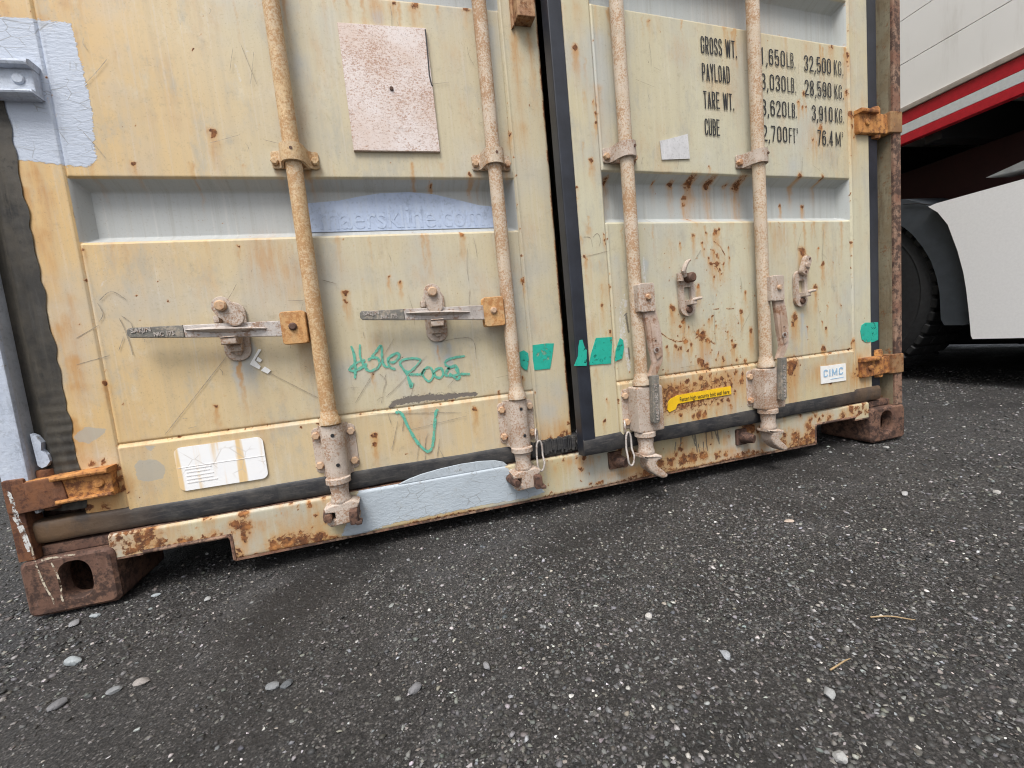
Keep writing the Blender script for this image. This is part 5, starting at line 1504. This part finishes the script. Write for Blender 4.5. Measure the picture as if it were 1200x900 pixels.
def casting(x0, mirror, z0, mat, y0=0., flip=1):
    """corner casting with an oval end aperture"""
    W, H, D = .158, .118, .178
    raw = rrect(0, W, 0, H, .014, 5)
    out_ = []
    for a_, b_ in zip(raw, raw[1:] + raw[:1]):
        L_ = math.hypot(b_[0] - a_[0], b_[1] - a_[1])
        m_ = max(1, int(L_ / .012))
        out_ += [(a_[0] + (b_[0] - a_[0]) * q / m_, a_[1] + (b_[1] - a_[1]) * q / m_) for q in range(m_)]
    hc = .088 if not mirror else W - .088
    hole = []
    for a in range(len(out_)):
        an = R(360 * (a + .5) / len(out_) + 8)
        hole.append((hc + .0265 * np.sign(math.cos(an)) * abs(math.cos(an)) ** .8, .064 + .0385 * np.sign(math.sin(an)) * abs(math.sin(an)) ** .75))
    n = len(out_)
    ctr = (W / 2, H / 2)
    ins = [(ctr[0] + (x - ctr[0]) * (1 - .006 / (W / 2)), ctr[1] + (z - ctr[1]) * (1 - .006 / (H / 2))) for x, z in out_]
    # align hole loop to outer loop by angle
    ang = lambda p, c: math.atan2(p[1] - c[1], p[0] - c[0])
    hole = [(hc + .0265 * np.sign(math.cos(t)) * abs(math.cos(t)) ** .8, .064 + .0385 * np.sign(math.sin(t)) * abs(math.sin(t)) ** .75) for t in (ang(p, (hc, .064)) for p in out_)]
    big = [(hc + (x - hc) * 1.1, .064 + (z - .064) * 1.08) for x, z in hole]
    loops = [([(x, z) for x, z in out_], D), (out_, .006), (ins, 0.), (big, 0.), (hole, .006), (hole, .032), ([(hc + (x - hc) * 1.7, .06 + (z - .064) * 1.25) for x, z in hole], .034), ([(hc + (x - hc) * 1.7, .06 + (z - .064) * 1.25) for x, z in hole], .15)]
    V = [(x0 + x, y0 + flip * y, z0 + z) for L, y in loops for x, z in L]
    Fc = []
    for k_ in range(len(loops) - 1):
        for j in range(n):
            a, b = k_ * n + j, k_ * n + (j + 1) % n
            Fc.append((a, b, b + n, a + n))
    Fc.append(tuple(range(n)))
    Fc.append(tuple(range((len(loops) - 1) * n, len(loops) * n))[::-1])
    mb = MB().quads(V, Fc)
    bmesh.ops.recalc_face_normals(mb.bm, faces=mb.bm.faces[:])
    return mb.build('corner_casting', mat, box, smooth=35)
LEN, HGT = 12.192, 2.896
casting(0, 0, 0, M['rust'])
casting(2.438 - .150, 1, 0, M['rust'])
for z_, y_, f_ in ((HGT - .118, 0, 1), (0, LEN, -1), (HGT - .118, LEN, -1)):
    casting(0, 0, z_, M['rust'], y_, f_)
    casting(2.438 - .158, 1, z_, M['rust'], y_, f_)
# paint runs down the left casting
M['drip'] = broken('cream_drip', (.55, .48, .37), .45, .58, .0, 90)
for P, w_ in (([(29, 152), (30, 118), (33, 90), (38, 60), (45, 34), (46, 22)], .0017), ([(55, 109), (60, 85), (62, 60), (60, 34), (61, 24)], .0016), ([(40, 117), (55, 119), (72, 118), (96, 117)], .0022)):
    MB().quads(*ribbon(P, w_, -.0008)).build('paint_run', M['drip'], box, smooth=0)
M['drip_white'] = broken('white_drip', (.60, .60, .58), .45, .58, .0, 80)
for P, w_ in (([(14, 268), (18, 240), (16, 215), (20, 190), (24, 160), (26, 140)], .0028), ([(10, 214), (16, 196), (22, 178), (20, 165)], .0022), ([(20, 226), (22, 208), (25, 190), (28, 168), (30, 150)], .0016)):
    MB().quads(*ribbon(P, w_, -.0036 if P[0][1] > 220 else .0015)).build('paint_run', M['drip_white'], box, smooth=0)
def post(name, x0, x1, side, mats):
    """J-shaped corner post: front flange, inner wall, back wall"""
    p = empty(name, (0, 0, 0), 0, box)
    if side < 0:
        mb = MB().prism([(.001, .24), (.045, .24), (.045, HGT - .118), (.001, HGT - .118)], .003, .012, .004, seg=2)
        mb.build('flange', mats[0], p)
        mb = MB().prism([(.001, .119), (.030, .119), (.026, .24), (.001, .24)], .003, .045, .003, seg=2)
        mb.build('lower_flange', M['rust_brown'], p)
        MB().box(.036, .0445, .0125, .075, .21, HGT - .12, .003).build('inner_wall', mats[1], p)
        MB().box(.001, .006, .0125, .16, .119, HGT - .12, .002).build('outer_wall', mats[0], p)
        MB().box(.0065, .16, .076, .16, .119, HGT - .12, .004).build('back_wall', M['rust'], p)
    else:
        MB().prism([(2.404, .119), (2.437, .119), (2.437, HGT - .118), (2.404, HGT - .118)], .002, .010, .003, seg=2).build('flange', mats[0], p)
        MB().box(2.404, 2.411, .0105, .075, .119, HGT - .12, .002).build('inner_wall', mats[1], p)
        MB().box(2.432, 2.437, .0105, .16, .119, HGT - .12, .002).build('outer_wall', mats[1], p)
        MB().box(2.28, 2.4315, .076, .16, .119, HGT - .12, .004).build('back_wall', mats[1], p)
    return p
grey_blue = worn_metal('grey_touch_up', (.42, .44, .47), (.52, .55, .59), .12, 60, .6, (.2, .16, .13), .6)
post('corner_post', 0, .045, -1, (M['blue'], grey_blue))
post('corner_post', 2.40, 2.438, 1, (M['post_edge'], M['rust_post']))
# hinge lugs welded to the posts
for z0 in (.224, 1.005, 1.79, 2.50):
    m = M['blue'] if z0 == 1.005 else M['rust_brown']
    MB().box(.004, .040, -.003, .030, z0 - .004, z0 + .064, .004).build('hinge_lug', m, box)
    mb = MB()
    mb.box(2.384, 2.4375, -.003, .06, z0 + .004, z0 + .070, .004)
    mb.build('hinge_lug', worn_metal('lug_brown', (.22, .12, .06), (.34, .2, .09), .5, 60, .75) if 'lug_brown' not in bpy.data.materials else bpy.data.materials['lug_brown'], box)
# shelf between sill and post on each side (rusty ledge above the casting)
MB().box(.03, .20, .02, .16, .1185, .140, .003).build('ledge', M['rust'], box)
MB().box(2.24, 2.404, .02, .16, .1195, .140, .003).build('ledge', M['rust'], box)
# header, side walls, roof, rear wall, floor
MB().box(.162, 2.276, .01, .12, TOP + .01, HGT - .01, .006).build('door_header', M['sill'], box)
def corrugated(name, pts_fn, L, z0, z1, mat):
    V, Fc = [], []
    prof = []
    y = .16
    while y < L - .16:
        for dy, d in ((0, 0), (.072, 0), (.140, 1), (.212, 1), (.278, 0)):
            prof.append((y + dy, d))
        y += .278
    for k_, (yy, d) in enumerate(prof):
        V += [pts_fn(yy, d, z0), pts_fn(yy, d, z1)]
    for k_ in range(len(prof) - 1):
        Fc.append((2 * k_, 2 * k_ + 2, 2 * k_ + 3, 2 * k_ + 1))
    return MB().quads(V, Fc).build(name, mat, box, smooth=0)
corrugated('side_wall', lambda y, d, z: (.008 + .036 * d, y, z), LEN, .16, HGT - .06, M['sill'])
corrugated('side_wall', lambda y, d, z: (2.430 - .036 * d, y, z), LEN, .16, HGT - .06, M['sill'])
corrugated('roof', lambda y, d, z: (z, y, HGT - .02 - .02 * d), LEN, .02, 2.418, M['sill'])
for x_ in (.004, 2.374):
    MB().box(x_, x_ + .06, .18, LEN - .18, .045, .165, .006).build('bottom_rail', M['sill'], box)
    MB().box(x_, x_ + .06, .18, LEN - .18, HGT - .07, HGT - .008, .006).build('top_rail', M['sill'], box)
MB().box(.16, 2.278, LEN - .06, LEN - .01, .12, HGT - .12, .005).build('rear_wall', M['sill'], box)
MB().box(.064, 2.374, .12, LEN - .07, .150, .180, 0).build('floor', M['dark'], box)
for y_ in np.arange(.3, LEN - .2, .35):
    MB().box(.064, 2.374, y_, y_ + .045, .045, .1495, 0).build('cross_member', M['dark'], box)

# ================================================================== TRUCK
truck = empty('truck', (3.6, 0, 0), -.046)
tag(truck, 'white box truck with red striped lower edge and white side skirt', 'truck')
def truck_paint():
    n = NT('truck_white')
    base = n.mix(n.noise(3, 4, .6), (.84, .83, .81), (.78, .77, .74))
    base = n.mix(n.math('MULTIPLY', n.step(n.noise(1, 5, .7, co=n.map((8, 8, 1.2))), .52, .75), .35), base, (.50, .47, .42))
    base = n.mix(n.step(n.noise(26, 5, .8), .66, .74, 0, .6), base, (.45, .42, .37))
    return n.done(base, .4, n.bump(n.noise(4, 2, .5), .08, .01), 0, .5)
M['truck_white'] = truck_paint()
M['truck_skirt'] = plain('truck_skirt', (.86, .86, .86), .4, .03, 90, .05, .5, 300, .0004)
M['truck_red'] = plain('truck_red', (.42, .012, .022), .4, .12, 40, .05)
M['truck_silver'] = plain('truck_silver', (.55, .57, .57), .35, .06, 60, .05)
M['truck_rail'] = plain('truck_rail', (.33, .29, .25), .45, .15, 30, .05)
M['truck_dark'] = plain('truck_dark', (.010, .010, .011), .6, .2, 30, .1)
M['guard'] = plain('mudguard_plastic', (.046, .054, .064), .5, .12, 20, .15, .5, 400, .0005)
M['tyre'] = plain('tyre_rubber', (.013, .0135, .015), .72, .3, 40, .2)
M['truck_chassis'] = plain('truck_chassis', (.035, .006, .007), .6)
YA, YB = -5.2, 3.6
zz = [1.53, 1.757, 1.98, 2.205, 2.43, 2.655, 2.88, 3.105, 3.33, 3.6]
for a, b in zip(zz, zz[1:]):
    MB().box(.0, .04, YA, YB, a + .0012, b - .0012, .002).build('panel', M['truck_white'], truck)
MB().box(.041, 2.45, YA, YB, 1.50, 3.60, .01).build('cargo_box', M['truck_white'], truck)
def dirty(o):
    return o
# scuff marks on the board sides
r_ = random.Random(9)
MB().box(-.012, .039, YA, YB, 1.503, 1.5295, .004).build('side_rail', M['truck_rail'], truck)
MB().box(-.002, .039, YA, YB, 1.440, 1.5025, .002).build('stripe', M['truck_red'], truck)
MB().box(-.002, .039, YA, YB, 1.388, 1.4395, .002).build('stripe', M['truck_silver'], truck)
MB().box(-.002, .039, YA, YB, 1.340, 1.3875, .002).build('stripe', M['truck_red'], truck)
# chassis
MB().box(.45, .55, YA, YB, .88, 1.30, .01).build('chassis_rail', M['truck_chassis'], truck)
MB().box(1.9, 2.0, YA, YB, .88, 1.30, .01).build('chassis_rail', M['truck_chassis'], truck)
for y_ in np.arange(YA + .3, YB - .2, .55):
    MB().box(.04, 2.41, y_, y_ + .08, 1.30, 1.499, .004).build('cross_beam', M['truck_dark'], truck)
MB().box(.22, 2.2, -2.2, .35, .13, .90, .04).build('added_shade_tank', M['truck_dark'], truck)  # added tank block, widened and lowered to keep light from under the truck
MB().box(.62, 1.8, -5.0, 3.3, .16, 1.2, .04).build('added_shade_block', M['truck_dark'], truck)  # added bulk filling the underbody so that no light passes through
# near-side skirt: curved leading edge round the wheel arch
def skirt_poly():
    P = [(-2.3, .245), (.440, .245)]
    P += [(.447, .262), (.452, .33), (.458, .40), (.468, .50), (.480, .585), (.505, .70), (.548, .845), (.592, .92), (.635, .962)]
    P += [(.600, .968), (-2.3, .962)]
    return P
rot90 = Matrix.Rotation(R(90), 4, 'Z')       # prism x -> truck y ; prism y -> truck -x
mb = MB().prism(skirt_poly(), -.035, .0, .012, mat=rot90, seg=3)
mb.build('side_skirt', M['truck_skirt'], truck)
mb = MB().prism([(-2.3, .93), (.56, .93), (.62, .965), (-2.3, .966)], -.10, -.036, .004, mat=rot90)
mb.build('skirt_top', M['truck_skirt'], truck)
MB().box(2.42, 2.45, -2.3, 3.2, .05, 1.30, .01).build('side_skirt', M['truck_skirt'], truck)  # unseen far skirt, added and extended low to shut out light
# grey wing panel above the skirt
mb = MB().prism([(.43, 1.035), (.30, 1.060), (.10, 1.075), (-.6, 1.08), (-.6, 1.02), (.1, 1.02), (.33, 1.026)], -.24, -.06, .006, mat=rot90)
mb.build('step_panel', plain('step_grey', (.26, .27, .27), .4), truck)
MB().box(.09, .17, .10, .26, .95, 1.022, .008).build('step_bracket', worn_metal('bracket_rust', (.12, .08, .06), (.2, .12, .08), .5), truck)
# wheels
def wheel(yc, x0, parent, rad=.515):
    prof = [(.27, .300), (.30, .295), (.40, .302), (.455, .300), (.487, .288), (.508, .270), (.515, .250), (.515, .05), (.508, .03), (.487, .012), (.455, .0), (.445, .004), (.40, -.003), (.33, .002), (.29, .012), (.272, .03), (.265, .05)]
    m = Matrix.Translation((x0, yc, rad)) @ Matrix.Rotation(R(90), 4, 'Y')
    MB().lathe(prof, (0, 0), 64, mat=m).build('tyre', M['tyre'], parent, smooth=30)
    mb = MB()
    for k_ in range(44):
        a = 2 * math.pi * k_ / 44
        mm_ = Matrix.Translation((x0, yc, rad)) @ Matrix.Rotation(a, 4, 'X')
        mb.box(.012, .10, -.026, .026, .497, .527, .004, mat=mm_, seg=1)
        mb.box(.108, .192, -.026, .026, .505, .527, .004, mat=mm_, seg=1)
        mb.box(.200, .288, -.026, .026, .497, .527, .004, mat=mm_, seg=1)
    mb.build('tread', M['tyre'], parent, smooth=0)
    MB().lathe([(.262, .04), (.262, .055), (.24, .075), (.12, .085), (.11, .05), (.02, .045)], (0, 0), 40, mat=m).build('rim', plain('rim_grey', (.25, .25, .26), .4) if 'rim_grey' not in bpy.data.materials else bpy.data.materials['rim_grey'], parent)
for yc in (1.17, -3.4):
    wheel(yc, .07, truck)
    wheel(yc, 2.10, truck)
# mudguard: an arched band over the wheel
def arc_band(r0, r1, yc, zc, a0, a1, n=28):
    P = [(yc + r1 * math.cos(R(a0 + (a1 - a0) * k_ / n)), zc + r1 * math.sin(R(a0 + (a1 - a0) * k_ / n))) for k_ in range(n + 1)]
    P += [(yc + r0 * math.cos(R(a1 + (a0 - a1) * k_ / n)), zc + r0 * math.sin(R(a1 + (a0 - a1) * k_ / n))) for k_ in range(n + 1)]
    return P
g_out = [(.477, .324), (.475, .426), (.479, .535), (.494, .646), (.528, .747), (.580, .863), (.640, .955), (.700, 1.005), (.776, 1.048), (.90, 1.085), (1.17, 1.10)]
g_in = [(1.17, 1.03), (.95, 1.005), (.86, .960), (.777, .889), (.736, .841), (.684, .756), (.646, .676), (.621, .585), (.606, .498), (.600, .353), (.584, .320), (.491, .315)]
g_all = g_out + [(2.34 - y, z) for y, z in g_out[-2::-1]] + [(2.34 - y, z) for y, z in g_in[:0:-1]] + g_in
mb = MB().prism(g_all, -.34, -.037, .010, mat=rot90, seg=2)
mb.build('mudguard', M['guard'], truck)
mb = MB().tube([(.030, .640, .972), (.029, .700, 1.000), (.030, .776, 1.02)], .003, 6)
mb.build('guard_seam', M['truck_dark'], truck)

# ================================================================== LOOSE STONES AND LITTER
def stone(x, y, r, tone, label, flat=.6):
    t = bmesh.new()
    bmesh.ops.create_icosphere(t, subdivisions=2, radius=1)
    rr = random.Random(int(x * 7 + y * 13))
    ax = [Vector((rr.gauss(0, 1), rr.gauss(0, 1), rr.gauss(0, 1))).normalized() for _ in range(9)]
    cut = [rr.uniform(.55, .9) for _ in ax]
    for v in t.verts:
        for a, c in zip(ax, cut):
            d = v.co.dot(a)
            if d > c:
                v.co -= a * (d - c)
        v.co *= 1 + rr.uniform(-.04, .04)
    bmesh.ops.transform(t, matrix=Matrix.Rotation(rr.uniform(0, 6.28), 4, 'Z') @ Matrix.Diagonal((r * rr.uniform(.85, 1.2), r * rr.uniform(.6, .85), r * flat * .8, 1)), verts=t.verts)
    mb = MB()
    mb._merge(t)
    key = 'stone_%d' % int(tone[0] * 1000)
    tone = tuple(c * .62 for c in tone)
    mat = bpy.data.materials.get(key) or worn_metal(key, tone, tuple(c * 1.3 for c in tone), .25, 160, .75, tuple(c * .45 for c in tone), .9)
    o = mb.build('stone', mat, None, smooth=30)
    gh = float(ground_h(np.array([x / 1000.]), np.array([y / 1000.]))[0])
    o.location = (x / 1000, y / 1000, gh + r * flat * .45)
    tag(o, label, 'stone', 'larger loose stones on the asphalt')
ST = F['stones']
stone(*ST[0][:2], .009, (.62, .60, .57), 'bright white pebble lying alone below the middle of the container', .8)
stone(*ST[1][:2], .0105, (.22, .22, .23), 'round grey stone on the asphalt below the second locking bar', .75)
stone(*ST[2][:2], .012, (.58, .48, .40), 'flat pinkish stone chip on the asphalt below the fourth locking bar', .35)
stone(*ST[4][:2], .013, (.40, .44, .46), 'large pale angular stone in front of the left corner casting', .8)
stone(*ST[5][:2], .0085, (.30, .30, .31), 'small grey stone between the round stone and the white pebble', .7)
stone(*ST[6][:2], .012, (.36, .33, .31), 'light brown stone right of the pale angular stone', .6)
stone(*ST[7][:2], .010, (.27, .28, .29), 'grey stone touching the right side of the pale angular stone group', .6)
stone(*ST[8][:2], .014, (.20, .20, .21), 'dark flat grey stone near the left edge, nearest the camera', .5)
stone(*ST[9][:2], .010, (.42, .43, .43), 'pale flat stone in front of the left fork pocket', .45)
stone(*ST[10][:2], .009, (.40, .41, .42), 'small pale stone beside the inner face of the left casting', .45)
stone(*ST[11][:2], .010, (.24, .25, .26), 'grey oval stone below the first locking bar, left of a pair', .6)
stone(*ST[12][:2], .009, (.13, .14, .15), 'dark oval stone below the first locking bar, right of a pair', .7)
stone(*ST[15][:2], .009, (.38, .40, .43), 'bluish grey stone below the third locking bar', .6)
stone(*ST[16][:2], .011, (.42, .43, .45), 'light grey stone in the lower right of the yard', .6)
stone(*ST[20][:2], .013, (.48, .48, .48), 'pale flat stone in front of the right corner casting', .5)
stone(*ST[21][:2], .012, (.50, .49, .47), 'pale stone on the asphalt far right', .5)
stone(*ST[25][:2], .010, (.45, .45, .44), 'pale grey stone at the bottom edge right of centre', .6)
stone(125, -30, .011, (.40, .40, .41), 'pale stone just in front of the left corner casting foot', .5)
stone(100, -45, .012, (.30, .30, .31), 'grey stone just in front of the left corner casting, left one', .5)
stone(2290, -45, .013, (.45, .45, .46), 'pale stone lying at the foot of the right corner casting', .5)

def twig(x, y, L, ang, label):
    P = [(x + math.cos(ang) * L * t + .004 * math.sin(t * 5), y + math.sin(ang) * L * t, float(ground_h(np.array([x]), np.array([y]))[0]) + .004 + .002 * math.sin(t * 3)) for t in np.linspace(0, 1, 7)]
    o = MB().tube(P, [.0011, .0011, .001, .001, .0009, .0008, .0005], 6).build('twig', plain('dry_straw', (.34, .24, .13), .7) if 'dry_straw' not in bpy.data.materials else bpy.data.materials['dry_straw'])
    tag(o, label, 'twig')
twig(1.42, -.60, .06, -.5, 'longer dry straw on the asphalt in the lower right')
twig(1.27, -.655, .045, .1, 'short dry straw on the asphalt, left of the longer one')
